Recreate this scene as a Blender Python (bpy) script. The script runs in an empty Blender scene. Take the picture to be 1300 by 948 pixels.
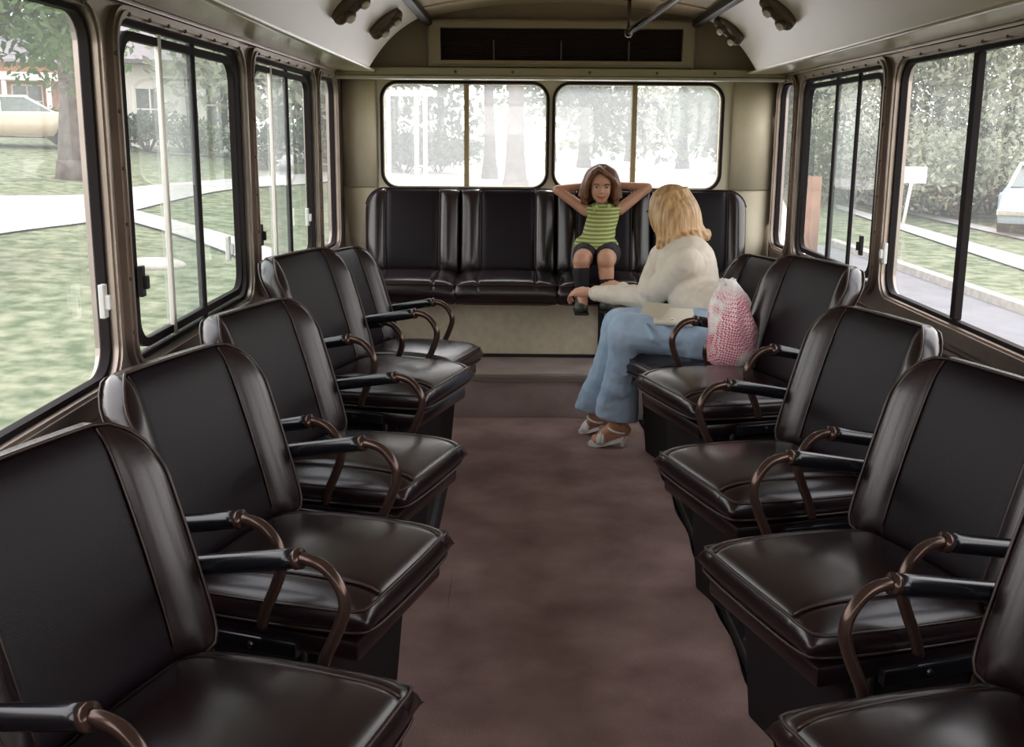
import bpy, bmesh, math, random
from mathutils import Vector, Matrix
random.seed(7)
S = bpy.context.scene
COL = S.collection
R = math.radians
# ------------------------------------------------------------------ camera
FPX, CX, CY, HC = 1300., 650., 433., 1.335
TH = math.atan((CY-170)/FPX); YAW = math.atan((660-650)/FPX/math.cos(TH)); ROLL = R(.45)
fw = Vector((-math.sin(YAW)*math.cos(TH), math.cos(YAW)*math.cos(TH), -math.sin(TH)))
rt = Vector((math.cos(YAW), math.sin(YAW), 0)); up = rt.cross(fw)
RR = rt*math.cos(ROLL)+up*math.sin(ROLL); UU = -rt*math.sin(ROLL)+up*math.cos(ROLL)
CAM = Vector((0, 0, HC))
cd = bpy.data.cameras.new('camera'); cam = bpy.data.objects.new('camera', cd); COL.objects.link(cam)
cam.matrix_world = Matrix(((RR.x, UU.x, -fw.x, 0), (RR.y, UU.y, -fw.y, 0), (RR.z, UU.z, -fw.z, HC), (0, 0, 0, 1)))
cd.sensor_width = 36; cd.lens = 36*FPX/1300; cd.shift_y = -(474-CY)/1300; cd.clip_start = .03; cd.clip_end = 500
S.camera = cam
def ray(x, y): return fw+RR*((x-CX)/FPX)-UU*((y-CY)/FPX)
def atY(x, y, Y): d = ray(x, y); return CAM+d*(Y/d.y)
def atZ(x, y, Z): d = ray(x, y); return CAM+d*((Z-HC)/d.z)
def atX(x, y, X): d = ray(x, y); return CAM+d*(X/d.x)

# ------------------------------------------------------------------ materials
def mat(name, col, rough=.5, spec=.5, metal=0, bump=0, bscale=200, var=0, vscale=8, col2=None, coat=0, detail=4, trans=0):
    m = bpy.data.materials.new(name); m.use_nodes = True; nt = m.node_tree; b = nt.nodes['Principled BSDF']
    b.inputs['Base Color'].default_value = (*col, 1); b.inputs['Roughness'].default_value = rough
    b.inputs['Specular IOR Level'].default_value = spec; b.inputs['Metallic'].default_value = metal
    b.inputs['Coat Weight'].default_value = coat; b.inputs['Coat Roughness'].default_value = .2
    tc = nt.nodes.new('ShaderNodeTexCoord')
    if var or col2:
        n = nt.nodes.new('ShaderNodeTexNoise'); n.inputs['Scale'].default_value = vscale; n.inputs['Detail'].default_value = detail
        nt.links.new(tc.outputs['Object'], n.inputs['Vector'])
        r = nt.nodes.new('ShaderNodeValToRGB'); r.color_ramp.elements[0].position = .35; r.color_ramp.elements[1].position = .65
        c2 = col2 or tuple(c*(1+var) for c in col); c1 = col if col2 else tuple(c*(1-var) for c in col)
        r.color_ramp.elements[0].color = (*c1, 1); r.color_ramp.elements[1].color = (*c2, 1)
        nt.links.new(n.outputs['Fac'], r.inputs['Fac']); nt.links.new(r.outputs['Color'], b.inputs['Base Color'])
    if bump:
        n = nt.nodes.new('ShaderNodeTexNoise'); n.inputs['Scale'].default_value = bscale; n.inputs['Detail'].default_value = 3
        nt.links.new(tc.outputs['Object'], n.inputs['Vector'])
        u = nt.nodes.new('ShaderNodeBump'); u.inputs['Strength'].default_value = bump; u.inputs['Distance'].default_value = .002
        nt.links.new(n.outputs['Fac'], u.inputs['Height']); nt.links.new(u.outputs['Normal'], b.inputs['Normal'])
    return m
def stripes(name, c1, c2, scale, axis='Z', rough=.8, dist=0, phase=0, lo=.4, hi=.6, bump=0):
    m = mat(name, c1, rough, .2); nt = m.node_tree; b = nt.nodes['Principled BSDF']
    tc = nt.nodes['Texture Coordinate']; w = nt.nodes.new('ShaderNodeTexWave'); w.bands_direction = axis
    w.inputs['Scale'].default_value = scale; w.inputs['Distortion'].default_value = dist; w.inputs['Detail'].default_value = 2
    w.inputs['Detail Scale'].default_value = 1.5; w.inputs['Phase Offset'].default_value = phase
    r = nt.nodes.new('ShaderNodeValToRGB'); r.color_ramp.elements[0].position = lo; r.color_ramp.elements[1].position = hi
    r.color_ramp.elements[0].color = (*c1, 1); r.color_ramp.elements[1].color = (*c2, 1)
    nt.links.new(tc.outputs['Object'], w.inputs['Vector']); nt.links.new(w.outputs['Fac'], r.inputs['Fac']); nt.links.new(r.outputs['Color'], b.inputs['Base Color'])
    if bump:
        u = nt.nodes.new('ShaderNodeBump'); u.inputs['Strength'].default_value = bump; u.inputs['Distance'].default_value = .004
        nt.links.new(w.outputs['Fac'], u.inputs['Height']); nt.links.new(u.outputs['Normal'], b.inputs['Normal'])
    return m
VIN = mat('dark_vinyl', (.014, .0064, .008), .27, .42, bump=.22, bscale=420, var=.12, vscale=3, coat=.4)
BACKP = mat('matte_back_panel', (.0065, .0030, .006), .42, .2, bump=.3, bscale=420)
PIPE = mat('vinyl_piping', (.035, .018, .015), .28, .4)
PAD = mat('black_arm_pad', (.006, .006, .009), .22, .6)
TUBE = mat('bronzed_tube', (.085, .05, .04), .2, .6, metal=.6)
CHR = mat('chrome', (.75, .72, .7), .12, .5, metal=1)
STEEL = mat('dark_steel', (.02, .015, .017), .45, .4)
CARPET = mat('maroon_carpet', (.24, .15, .137), .95, .1, bump=.9, bscale=260, col2=(.38, .255, .235), vscale=4.5, detail=8)
CARPET2 = mat('step_carpet', (.36, .28, .26), .95, .1, bump=.8, bscale=300, col2=(.46, .36, .34), vscale=6, detail=6)
RUBBER = mat('floor_rubber', (.014, .010, .012), .6, .3)
BEIGE = mat('beige_panel', (.74, .66, .50), .45, .4, var=.05, vscale=3)
BEIGE2 = mat('speckled_beige_panel', (.78, .69, .52), .6, .3, col2=(.70, .61, .46), vscale=30)
CEIL = mat('ceiling_panel', (.68, .53, .38), .4, .4, var=.05, vscale=2)
COVE = mat('light_cove_panel', (.73, .65, .55), .38, .45, var=.03, vscale=2)
SOFFIT = mat('glossy_soffit', (.50, .43, .29), .22, .55)
WALLD = mat('lower_wall_panel', (.085, .065, .05), .5, .4)
FRAME = mat('aluminium_window_frame', (.40, .325, .28), .32, .5, metal=.6, var=.08, vscale=10)
GASK = mat('rubber_gasket', (.018, .013, .014), .7, .15)
WHITEBAR = mat('bright_aluminium_bar', (.75, .72, .68), .3, .5, metal=.35)
RIVET = mat('rivet', (.16, .12, .10), .35, .5, metal=.7)
GRILLE = mat('vent_grille', (.13, .085, .08), .5, .4)
BLACKM = mat('black_interior', (.012, .008, .009), .8, .2)  # near-black tone of the seat pedestals and bench base
def glass(name, tint, gloss_r=.02, dust=.0):
    m = bpy.data.materials.new(name); m.use_nodes = True; nt = m.node_tree
    for n in list(nt.nodes): nt.nodes.remove(n)
    o = nt.nodes.new('ShaderNodeOutputMaterial'); t = nt.nodes.new('ShaderNodeBsdfTransparent'); t.inputs[0].default_value = (*tint, 1)
    g = nt.nodes.new('ShaderNodeBsdfGlossy'); g.inputs['Roughness'].default_value = gloss_r; g.inputs[0].default_value = (1, 1, 1, 1)
    f = nt.nodes.new('ShaderNodeLayerWeight'); f.inputs[0].default_value = .5
    q = nt.nodes.new('ShaderNodeMath'); q.operation = 'POWER'; q.inputs[1].default_value = 5; nt.links.new(f.outputs['Facing'], q.inputs[0])
    q2 = nt.nodes.new('ShaderNodeMath'); q2.operation = 'MULTIPLY_ADD'; q2.inputs[1].default_value = .85; q2.inputs[2].default_value = .06; nt.links.new(q.outputs[0], q2.inputs[0])
    mx = nt.nodes.new('ShaderNodeMixShader'); nt.links.new(q2.outputs[0], mx.inputs[0]); nt.links.new(t.outputs[0], mx.inputs[1]); nt.links.new(g.outputs[0], mx.inputs[2])
    last = mx
    if dust:
        d = nt.nodes.new('ShaderNodeBsdfTranslucent'); d.inputs[0].default_value = (.95, .97, 1, 1)
        m2 = nt.nodes.new('ShaderNodeMixShader'); m2.inputs[0].default_value = dust
        nt.links.new(mx.outputs[0], m2.inputs[1]); nt.links.new(d.outputs[0], m2.inputs[2]); last = m2
    nt.links.new(last.outputs[0], o.inputs[0]); return m
GLASS = glass('window_glass', (.97, .965, .95), dust=.06)
GLASSR = glass('dusty_rear_glass', (.98, .98, .98), dust=.22)
GLASSG = glass('overlapping_glass', (.84, .91, .86), dust=.06)

# ------------------------------------------------------------------ object helpers
def fin(name, bm, m, parent=None, smooth=True, kind=None):
    bmesh.ops.recalc_face_normals(bm, faces=bm.faces)
    me = bpy.data.meshes.new(name); bm.to_mesh(me); bm.free()
    if m: me.materials.append(m)
    for p in me.polygons: p.use_smooth = smooth
    o = bpy.data.objects.new(name, me); COL.objects.link(o)
    if parent: o.parent = parent
    if kind: o['kind'] = kind
    return o
def smooth_by_angle(o, ang=35):
    me = o.data
    me.polygons.foreach_set('use_smooth', [True]*len(me.polygons))
    me.set_sharp_from_angle(angle=R(ang)); return o
def tag(o, label, cat, group=None):
    o['label'] = label; o['category'] = cat
    if group: o['group'] = group
    return o
def thing(name, label, cat, loc=(0, 0, 0), rz=0, group=None):
    o = bpy.data.objects.new(name, None); COL.objects.link(o); o.location = loc; o.rotation_euler = (0, 0, rz); o.empty_display_size = .1
    return tag(o, label, cat, group)
def copy_tree(o, parent=None):
    c = o.copy(); COL.objects.link(c)
    if parent: c.parent = parent
    for ch in list(o.children): copy_tree(ch, c)
    return c
def box(bm, lo, hi, mtx=None, bev=0):
    lo = Vector(lo); hi = Vector(hi)
    r = bmesh.ops.create_cube(bm, size=1); vs = r['verts']
    for v in vs: v.co = Vector((lo[i]+(v.co[i]+.5)*(hi[i]-lo[i]) for i in range(3)))
    if bev:
        es = list({e for v in vs for e in v.link_edges})
        r2 = bmesh.ops.bevel(bm, geom=es, offset=bev, segments=2, affect='EDGES', profile=.5)
        vs = [v for v in r2['verts']]+[v for v in vs if v.is_valid]
        vs = list(set(vs))
    if mtx is not None:
        for v in vs: v.co = mtx @ v.co
    return bm
def frame_of(d, ref=None):
    d = d.normalized(); a = Vector((0, 0, 1)) if abs(d.z) < .9 else Vector((1, 0, 0))
    if ref is not None: a = ref
    x = a.cross(d)
    if x.length < 1e-6: x = Vector((1, 0, 0)).cross(d)
    x.normalize(); return x, d.cross(x)
def tube(bm, pts, r, n=8, closed=False, flat=1.0):
    pts = [Vector(p) for p in pts]; N = len(pts); rs = r if isinstance(r, (list, tuple)) else [r]*N
    rings = []; px = None
    for i, p in enumerate(pts):
        if closed: d = pts[(i+1) % N]-pts[i-1]
        else: d = pts[min(i+1, N-1)]-pts[max(i-1, 0)]
        d.normalize()
        if px is None: x, y = frame_of(d)
        else:
            x = px-d*px.dot(d); x.normalize(); y = d.cross(x)
        px = x
        rings.append([bm.verts.new(p+x*(math.cos(2*math.pi*k/n)*rs[i])+y*(math.sin(2*math.pi*k/n)*rs[i]*flat)) for k in range(n)])
    M = N if closed else N-1
    for i in range(M):
        a = rings[i]; b = rings[(i+1) % N]
        for k in range(n): bm.faces.new((a[k], a[(k+1) % n], b[(k+1) % n], b[k]))
    if not closed: bm.faces.new(rings[0][::-1]); bm.faces.new(rings[-1])
    return bm
def catmull(pts, n=6):
    pts = [Vector(p) for p in pts]; P = [2*pts[0]-pts[1]]+pts+[2*pts[-1]-pts[-2]]; out = []
    for i in range(1, len(P)-2):
        for k in range(n):
            t = k/n; a, b, c, d = P[i-1:i+3]
            out.append(.5*((2*b)+(c-a)*t+(2*a-5*b+4*c-d)*t*t+(-a+3*b-3*c+d)*t**3))
    out.append(pts[-1]); return out
def ell(bm, c, r, rot=None, n=16):
    res = bmesh.ops.create_uvsphere(bm, u_segments=n, v_segments=n*2//3, radius=1)
    M = Matrix.Translation(Vector(c)) @ ((rot.to_4x4() if rot is not None else Matrix.Identity(4)) @ Matrix.Diagonal((*( (r, r, r) if isinstance(r, (int, float)) else r), 1)))
    bmesh.ops.transform(bm, matrix=M, verts=res['verts']); return bm
def cap(bm, a, ra, b, rb, n=14, sq=1.0, ref=None):
    a = Vector(a); b = Vector(b); d = b-a; L = d.length
    if L < 1e-6: return ell(bm, a, ra)
    x, y = frame_of(d, ref); d = d/L; rings = []
    prof = [(-math.cos(t*math.pi/8)*ra, math.sin(t*math.pi/8)*ra) for t in range(1, 5)]+[(L+math.sin(t*math.pi/8)*rb, math.cos(t*math.pi/8)*rb) for t in range(0, 4)]
    for s, r in prof: rings.append([bm.verts.new(a+d*s+x*(math.cos(2*math.pi*k/n)*r)+y*(math.sin(2*math.pi*k/n)*r*sq)) for k in range(n)])
    for i in range(len(rings)-1):
        for k in range(n): bm.faces.new((rings[i][k], rings[i][(k+1) % n], rings[i+1][(k+1) % n], rings[i+1][k]))
    v0 = bm.verts.new(a-d*ra); v1 = bm.verts.new(b+d*rb)
    for k in range(n):
        bm.faces.new((v0, rings[0][(k+1) % n], rings[0][k])); bm.faces.new((v1, rings[-1][k], rings[-1][(k+1) % n]))
    return bm
def blend(name, bm, m, parent=None, vox=.006, sm=8, disp=0, dscale=.03):
    """fuse overlapping closed shapes into one continuous smooth surface"""
    bmesh.ops.recalc_face_normals(bm, faces=bm.faces)
    me = bpy.data.meshes.new(name); bm.to_mesh(me); bm.free()
    o = bpy.data.objects.new(name, me); COL.objects.link(o)
    a = o.modifiers.new('r', 'REMESH'); a.mode = 'VOXEL'; a.voxel_size = vox; a.use_smooth_shade = True
    s = o.modifiers.new('s', 'SMOOTH'); s.factor = .5; s.iterations = sm
    if disp:
        t = bpy.data.textures.new(name, 'CLOUDS'); t.noise_scale = dscale
        q = o.modifiers.new('d', 'DISPLACE'); q.texture = t; q.strength = disp; q.mid_level = .5; q.texture_coords = 'LOCAL'
    bpy.context.view_layer.update()
    dg = bpy.context.evaluated_depsgraph_get(); me2 = bpy.data.meshes.new_from_object(o.evaluated_get(dg))
    o.modifiers.clear(); o.data = me2; bpy.data.meshes.remove(me); me2.name = name
    me2.materials.clear(); me2.materials.append(m)
    for p in me2.polygons: p.use_smooth = True
    if parent: o.parent = parent
    return o

# ------------------------------------------------------------------ bus dimensions
XL, XR, YR, XC = -.98, 1.38, 5.72, .20
YF = -4.2; ZW = 1.65; WT = .05; NCUT = 1.66
def rrect(y0, z0, y1, z1, r, n=6):
    out = []
    for cx_, cz_, a0 in ((y1-r, z1-r, 0), (y0+r, z1-r, 90), (y0+r, z0+r, 180), (y1-r, z0+r, 270)):
        for k in range(n+1):
            a = R(a0+90*k/n); out.append((cx_+r*math.cos(a), cz_+r*math.sin(a)))
    return out
def plate_with_holes(name, outer, holes, thick, to3d, m, kind='structure'):
    """flat panel in a 2D plane with openings; to3d maps (a,b,depth) to world"""
    cu = bpy.data.curves.new(name, 'CURVE'); cu.dimensions = '2D'; cu.fill_mode = 'BOTH'; cu.extrude = thick/2
    for pl in [outer]+holes:
        s = cu.splines.new('POLY'); s.points.add(len(pl)-1); s.use_cyclic_u = True
        for i, p in enumerate(pl): s.points[i].co = (p[0], p[1], 0, 1)
    t = bpy.data.objects.new(name, cu); COL.objects.link(t); bpy.context.view_layer.update()
    me = bpy.data.meshes.new_from_object(t.evaluated_get(bpy.context.evaluated_depsgraph_get()))
    bpy.data.objects.remove(t); bpy.data.curves.remove(cu)
    for v in me.vertices: v.co = to3d(v.co.x, v.co.y, v.co.z)
    bm = bmesh.new(); bm.from_mesh(me); bpy.data.meshes.remove(me)
    return fin(name, bm, m, None, False, kind)
def ring(bm, o, i, d0, d1, to3d):
    """ring between outline o (outer) and i (inner), from depth d0 to d1"""
    n = len(o); A = [[bm.verts.new(to3d(p[0], p[1], d)) for p in pl] for pl, d in ((o, d0), (o, d1), (i, d1), (i, d0))]
    for j in range(4):
        a = A[j]; b = A[(j+1) % 4]
        for k in range(n): bm.faces.new((a[k], a[(k+1) % n], b[(k+1) % n], b[k]))
def sideL(a, b, d): return Vector((XL-d, a, b))       # d>0 outward
def sideR(a, b, d): return Vector((XR+d, a, b))
def rear3(a, b, d): return Vector((a, YR+d, b))
Z0, Z1 = .72, 1.636

winL = [(-3.6, -2.4), (-2.25, -.95), (-.80, .66), (.78, 2.44), (2.50, 3.69), (3.76, 4.93), (4.98, 5.50)]
winR = [(-2.25, -.75), (-.65, .88), (.98, 2.50), (2.58, 3.90), (3.965, 5.20), (5.27, 5.66)]
for nm, wl, td in (('wall_left', winL, sideL), ('wall_right', winR, sideR)):
    outer = [(YF, .62), (YR+.05, .62), (YR+.05, 2.13), (YF, 2.13)]
    plate_with_holes(nm, outer, [rrect(a+.03, Z0+.03, b-.03, Z1-.03, .07) for a, b in wl], .04, lambda a, b, c, td=td: td(a, b, .025+c), FRAME)
    bm = bmesh.new(); lo = td(YF, -.02, .045); hi = td(YR+.05, .63, .0)
    box(bm, (min(lo.x, hi.x), YF, -.05), (max(lo.x, hi.x), YR+.05, .625)); fin(nm, bm, WALLD, None, False, 'structure')
    # sill ledge with two thin trims
    bm = bmesh.new(); s = 1 if nm == 'wall_left' else -1; X = XL if s > 0 else XR
    box(bm, (min(X, X+s*.045), YF, .60), (max(X, X+s*.045), YR-.1, .64), bev=.008)
    box(bm, (min(X, X+s*.014), YF, .665), (max(X, X+s*.014), YR-.1, .680), bev=.004)
    fin('trim_1' if s > 0 else 'trim_2', bm, mat('sill_metal', (.13, .10, .085), .3, .5, metal=.5), None, False, 'structure')

wn = [0]
def window(td, a, b, style, z0=Z0, z1=Z1, rad=.10, gl=GLASS, sgn=1):
    wn[0] += 1; nm = 'window_%d' % wn[0]
    e = bpy.data.objects.new(nm, None); COL.objects.link(e); e['kind'] = 'structure'
    N = 8
    o = rrect(a, z0, b, z1, rad, N); i1 = rrect(a+.030, z0+.030, b-.030, z1-.030, rad-.02, N); i2 = rrect(a+.043, z0+.043, b-.043, z1-.043, rad-.03, N)
    i3 = rrect(a+.068, z0+.068, b-.068, z1-.068, rad-.045, N)
    bm = bmesh.new(); ring(bm, o, i1, -.012, .03, td); ring(bm, rrect(a+.012, z0+.012, b-.012, z1-.012, rad-.01, N), rrect(a+.022, z0+.022, b-.022, z1-.022, rad-.015, N), -.019, -.005, td)
    smooth_by_angle(fin('window_frame', bm, FRAME, e))
    if style != 'plain':
        bm = bmesh.new(); n = max(2, int((b-a-.2)/.14))
        for k in range(n+1):
            yy = a+.1+(b-a-.2)*k/n
            for zz in (z1-.022,): ell(bm, td(yy, zz, -.018), .006, n=8)
        for k in range(6):
            for yy in (a+.010, b-.010): ell(bm, td(yy, z0+.12+(z1-z0-.24)*k/5, -.013), .005, n=8)
        fin('rivet_row', bm, RIVET, e)
    bm = bmesh.new(); ring(bm, i1, i2, .004, .028, td); smooth_by_angle(fin('gasket', bm, GASK, e))
    mid = (a+b)/2
    def pane(y0, y1, d, g=gl):
        # glass sheet with real thickness
        pl = [(min(max(p[0], y0), y1), p[1]) for p in rrect(a+.045, z0+.045, b-.045, z1-.045, rad-.035, N)]
        bm = bmesh.new(); A = [bm.verts.new(td(p[0], p[1], d)) for p in pl]; bm.faces.new(A)
        bmesh.ops.triangulate(bm, faces=bm.faces)
        fin('pane', bm, g, e, False)
    def bar(y, w, m, d0=.0, d1=.03, name='mullion'):
        bm = bmesh.new(); p = td(0, 0, d0); q = td(0, 0, d1)
        box(bm, (min(p.x, q.x), y-w/2, z0+.045), (max(p.x, q.x), y+w/2, z1-.045), bev=.003) if td is not rear3 else box(bm, (y-w/2, YR+d0, z0+.04), (y+w/2, YR+d1, z1-.04), bev=.003)
        fin(name, bm, m, e, False)
    if style == 'plain': pane(a, b, .025)
    if style == 'rear': bar(mid, .028, mat('rear_mullion', (.34, .27, .15), .4, .4)); pane(a, b, .025)
    if style == 'fixed': pane(a, b, .025)
    if style == 'split': bar(mid, .034, GASK, .0, .026); pane(a, b, .025)
    if style == 'slider':
        # inner sash: a dark framed pane standing proud of the frame
        j = rrect(a+.085, z0+.055, b-.085, z1-.055, .075, N); j2 = rrect(a+.107, z0+.077, b-.107, z1-.077, .06, N)
        bm = bmesh.new(); ring(bm, j, j2, .004, .024, td); smooth_by_angle(fin('sash', bm, GASK, e))
        far = b if sgn > 0 else a
        bar(a+(b-a)*.305, .020, WHITEBAR if td is sideL else GASK, .0, .014); bar(a+(b-a)*.56, .024, GASK, .005, .025)
        pane(a, a+(b-a)*.56, .012); pane(a+(b-a)*.305, b, .027, GLASSG)
    return e
def latch(td, y, z, m, e, name='latch'):
    bm = bmesh.new(); p = td(0, 0, -.014); q = td(0, 0, .0)
    box(bm, (min(p.x, q.x), y-.012, z-.040), (max(p.x, q.x), y+.012, z+.040), bev=.003)
    box(bm, (min(p.x, q.x)+(-.012 if td is sideR else .0), y-.008, z-.02), (max(p.x, q.x)+(.012 if td is sideL else 0), y+.008, z+.015), bev=.003)
    fin(name, bm, m, e, False)
LWHITE = mat('white_latch', (.75, .74, .72), .35, .4)
for k, (a, b) in enumerate(winL):
    st = 'slider' if k in (4, 5) else 'fixed'
    e = window(sideL, a, b, st)
    if k == 3: latch(sideL, 2.352, .945, LWHITE, e)
    if k == 4: latch(sideL, 2.60, .957, STEEL, e); latch(sideL, 3.392, .955, LWHITE, e)
    if k == 5: latch(sideL, 3.83, .957, STEEL, e); latch(sideL, 4.673, .957, LWHITE, e)
for k, (a, b) in enumerate(winR):
    st = 'slider' if k == 4 else ('split' if k in (2, 3) else 'fixed')
    e = window(sideR, a, b, st)
    if k == 4: latch(sideR, 4.14, .905, STEEL, e)
    if k == 3: latch(sideR, 3.865, .905, LWHITE, e)
# rear wall
RW = [(-.775, .150), (.165, 1.10)]
plate_with_holes('wall_back', [(XL-.05, -.05), (XR+.05, -.05), (XR+.05, 2.1), (XL-.05, 2.1)], [rrect(a+.02, 1.05, b-.02, 1.595, .075) for a, b in RW], .04, lambda a, b, c: rear3(a, b, .025+c), BEIGE)
for a, b in RW:
    wn[0] += 1; e = bpy.data.objects.new('window_%d' % wn[0], None); COL.objects.link(e); e['kind'] = 'structure'
    o = rrect(a, 1.03, b, 1.615, .095, 8); i = rrect(a+.014, 1.044, b-.014, 1.601, .083, 8)
    bm = bmesh.new(); ring(bm, o, i, -.008, .035, rear3); smooth_by_angle(fin('gasket', bm, GASK, e))
    bm = bmesh.new(); m_ = (a+b)/2+(.01 if a < 0 else -.02); box(bm, (m_-.014, YR-.006, 1.05), (m_+.014, YR+.03, 1.6), bev=.003); fin('mullion', bm, mat('rear_mullion', (.36, .28, .15), .4, .4), e, False)
    bm = bmesh.new(); A = [bm.verts.new(rear3(p[0], p[1], .025)) for p in rrect(a+.015, 1.045, b-.015, 1.6, .08, 8)]; bm.faces.new(A); fin('pane', bm, GLASSR, e, False)
# front wall with a wide windscreen behind the camera
def front3(a, b, d): return Vector((a, YF-d, b))
plate_with_holes('wall_front', [(XL-.05, -.05), (XR+.05, -.05), (XR+.05, 2.1), (XL-.05, 2.1)], [rrect(XL+.3, .90, XR-.3, 1.75, .12)], .04, lambda a, b, c: front3(a, b, .025+c), BEIGE)
wn[0] += 1; e = bpy.data.objects.new('window_%d' % wn[0], None); COL.objects.link(e); e['kind'] = 'structure'
bm = bmesh.new(); bm.faces.new([bm.verts.new(front3(p[0], p[1], .025)) for p in rrect(XL+.29, .89, XR-.29, 1.76, .12)]); fin('pane', bm, GLASS, e, False)
bm = bmesh.new(); ring(bm, rrect(XL+.27, .87, XR-.27, 1.78, .14), rrect(XL+.31, .91, XR-.31, 1.74, .11), -.01, .04, front3); fin('window_frame', bm, GASK, e, False)

# rear corner posts (softly rounded) beside the rear windows
for s, x0, x1 in ((1, XL, XL+.185), (-1, XR-.235, XR)):
    bm = bmesh.new(); n = 14; prof = []
    for k in range(n+1):
        t = k/n; prof.append((x0+(x1-x0)*t, YR-.012-.05*math.sin(math.pi*t)**.7-(.02 if .1 < t < .12 else 0)))
    for z in ((0.2, 1.04), (1.045, 1.615)):
        lo = [bm.verts.new((p[0], p[1]+(.006 if z[0] < 1 else 0), z[0])) for p in prof]; hi = [bm.verts.new((p[0], p[1]+(.006 if z[0] < 1 else 0), z[1])) for p in prof]
        for k in range(n): bm.faces.new((lo[k], lo[k+1], hi[k+1], hi[k]))
        bm.faces.new(hi+[bm.verts.new((x1, YR, z[1])), bm.verts.new((x0, YR, z[1]))]); bm.faces.new(lo+[bm.verts.new((x1, YR, z[0])), bm.verts.new((x0, YR, z[0]))])
    fin('trim_3' if s > 0 else 'trim_4', bm, mat('corner_panel', (.74, .66, .50), .4, .4, col2=(.66, .58, .43), vscale=5), None, True, 'structure')

# ------------------------------------------------------------------ floor, step, tracks
bm = bmesh.new(); box(bm, (XL-.05, YF, -.06), (XR+.05, YR+.05, -.012)); fin('floor', bm, RUBBER, None, False, 'structure')
bm = bmesh.new()
xa, xb = -.20, .575
nx, ny = 40, 160
g = [[bm.verts.new((xa+(xb-xa)*i/nx+(.006*math.sin(j*.9) if i == nx else 0), YF+(4.75-YF)*j/ny, .0+.0012*math.sin(i*.7+j*.31))) for i in range(nx+1)] for j in range(ny+1)]
for j in range(ny):
    for i in range(nx): bm.faces.new((g[j][i], g[j][i+1], g[j+1][i+1], g[j+1][i]))
lo_ = [bm.verts.new((xb, YF, -.03)), bm.verts.new((xb, 4.75, -.03))]
fin('floor', bm, CARPET, None, True, 'structure')
bm = bmesh.new(); box(bm, (XL, YF, -.015), (xa, 4.75, -.001)); fin('floor', bm, CARPET, None, False, 'structure')
for X in (xb+.012,):
    bm = bmesh.new(); box(bm, (X, YF, -.012), (X+.035, 4.72, .03), bev=.004); box(bm, (X+.06, YF, -.012), (X+.085, 4.72, .018), bev=.003)
    for k in range(26): ell(bm, (X+.018, YF+.2+k*.26, .03), .009, n=8)
    fin('trim_5', bm, STEEL, None, False, 'structure')
# raised step at the back
bm = bmesh.new(); box(bm, (XL, 4.762, -.01), (XR, YR, .205), bev=.006); fin('floor', bm, CARPET2, None, False, 'structure')
bm = bmesh.new(); box(bm, (XL, 4.745, .190), (XR, 4.775, .214), bev=.005); box(bm, (XL, 4.748, .178), (XR, 4.764, .192), bev=.003)
fin('trim_6', bm, mat('step_nosing', (.33, .28, .24), .35, .5, metal=.4), None, False, 'structure')
# beige panel closing the bench box
bm = bmesh.new(); box(bm, (XL, 5.18, .205), (XR, 5.22, .49)); fin('wall_back', bm, BEIGE2, None, False, 'structure')
bm = bmesh.new(); box(bm, (.40, 5.165, .205), (.43, 5.182, .49)); box(bm, (XL, 5.17, .205), (XR, 5.182, .222))
fin('baseboard_back', bm, STEEL, None, False, 'structure')
# wheel arches that lift the fourth seats
for s in (0, 1):
    bm = bmesh.new(); xx = (XL, -.27) if s == 0 else (.64, XR)
    box(bm, (xx[0], 3.12, -.012), (xx[1], 3.92, .075), bev=.02); fin('trim_7' if s == 0 else 'trim_8', bm, RUBBER, None, False, 'structure')

# ------------------------------------------------------------------ ceiling, coves
def strip(bm, prof, y0, y1, ny=2):
    rows = [[bm.verts.new((p[0], y0+(y1-y0)*j/ny, p[1])) for p in prof] for j in range(ny+1)]
    for j in range(ny):
        for k in range(len(prof)-1): bm.faces.new((rows[j][k], rows[j][k+1], rows[j+1][k+1], rows[j+1][k]))
bm = bmesh.new(); HW = .72
prof = [(XC+HW*math.sin(t*math.pi/2/10*1.0)/1.0 if False else XC+HW*t/10, 2.0-.085*(t/10)**2) for t in range(-10, 11)]
strip(bm, prof, YF, YR+.02, 4)
for yy in [YF+.62*k for k in range(16)]:   # transverse ribs covering the panel joints
    rb = [(p[0], p[1]-.008) for p in prof]; strip(bm, rb, yy-.02, yy+.02, 1)
    for q in (yy-.02, yy+.02):
        a = [bm.verts.new((p[0], q, p[1])) for p in prof]; b = [bm.verts.new((p[0], q, p[1]-.008)) for p in prof]
        for k in range(len(prof)-1): bm.faces.new((a[k], a[k+1], b[k+1], b[k]))
top = [bm.verts.new(v) for v in ((XL-.06, YF, 2.12), (XR+.06, YF, 2.12), (XR+.06, YR+.06, 2.12), (XL-.06, YR+.06, 2.12))]; bm.faces.new(top)
fin('ceiling', bm, CEIL, None, True, 'structure')
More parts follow.
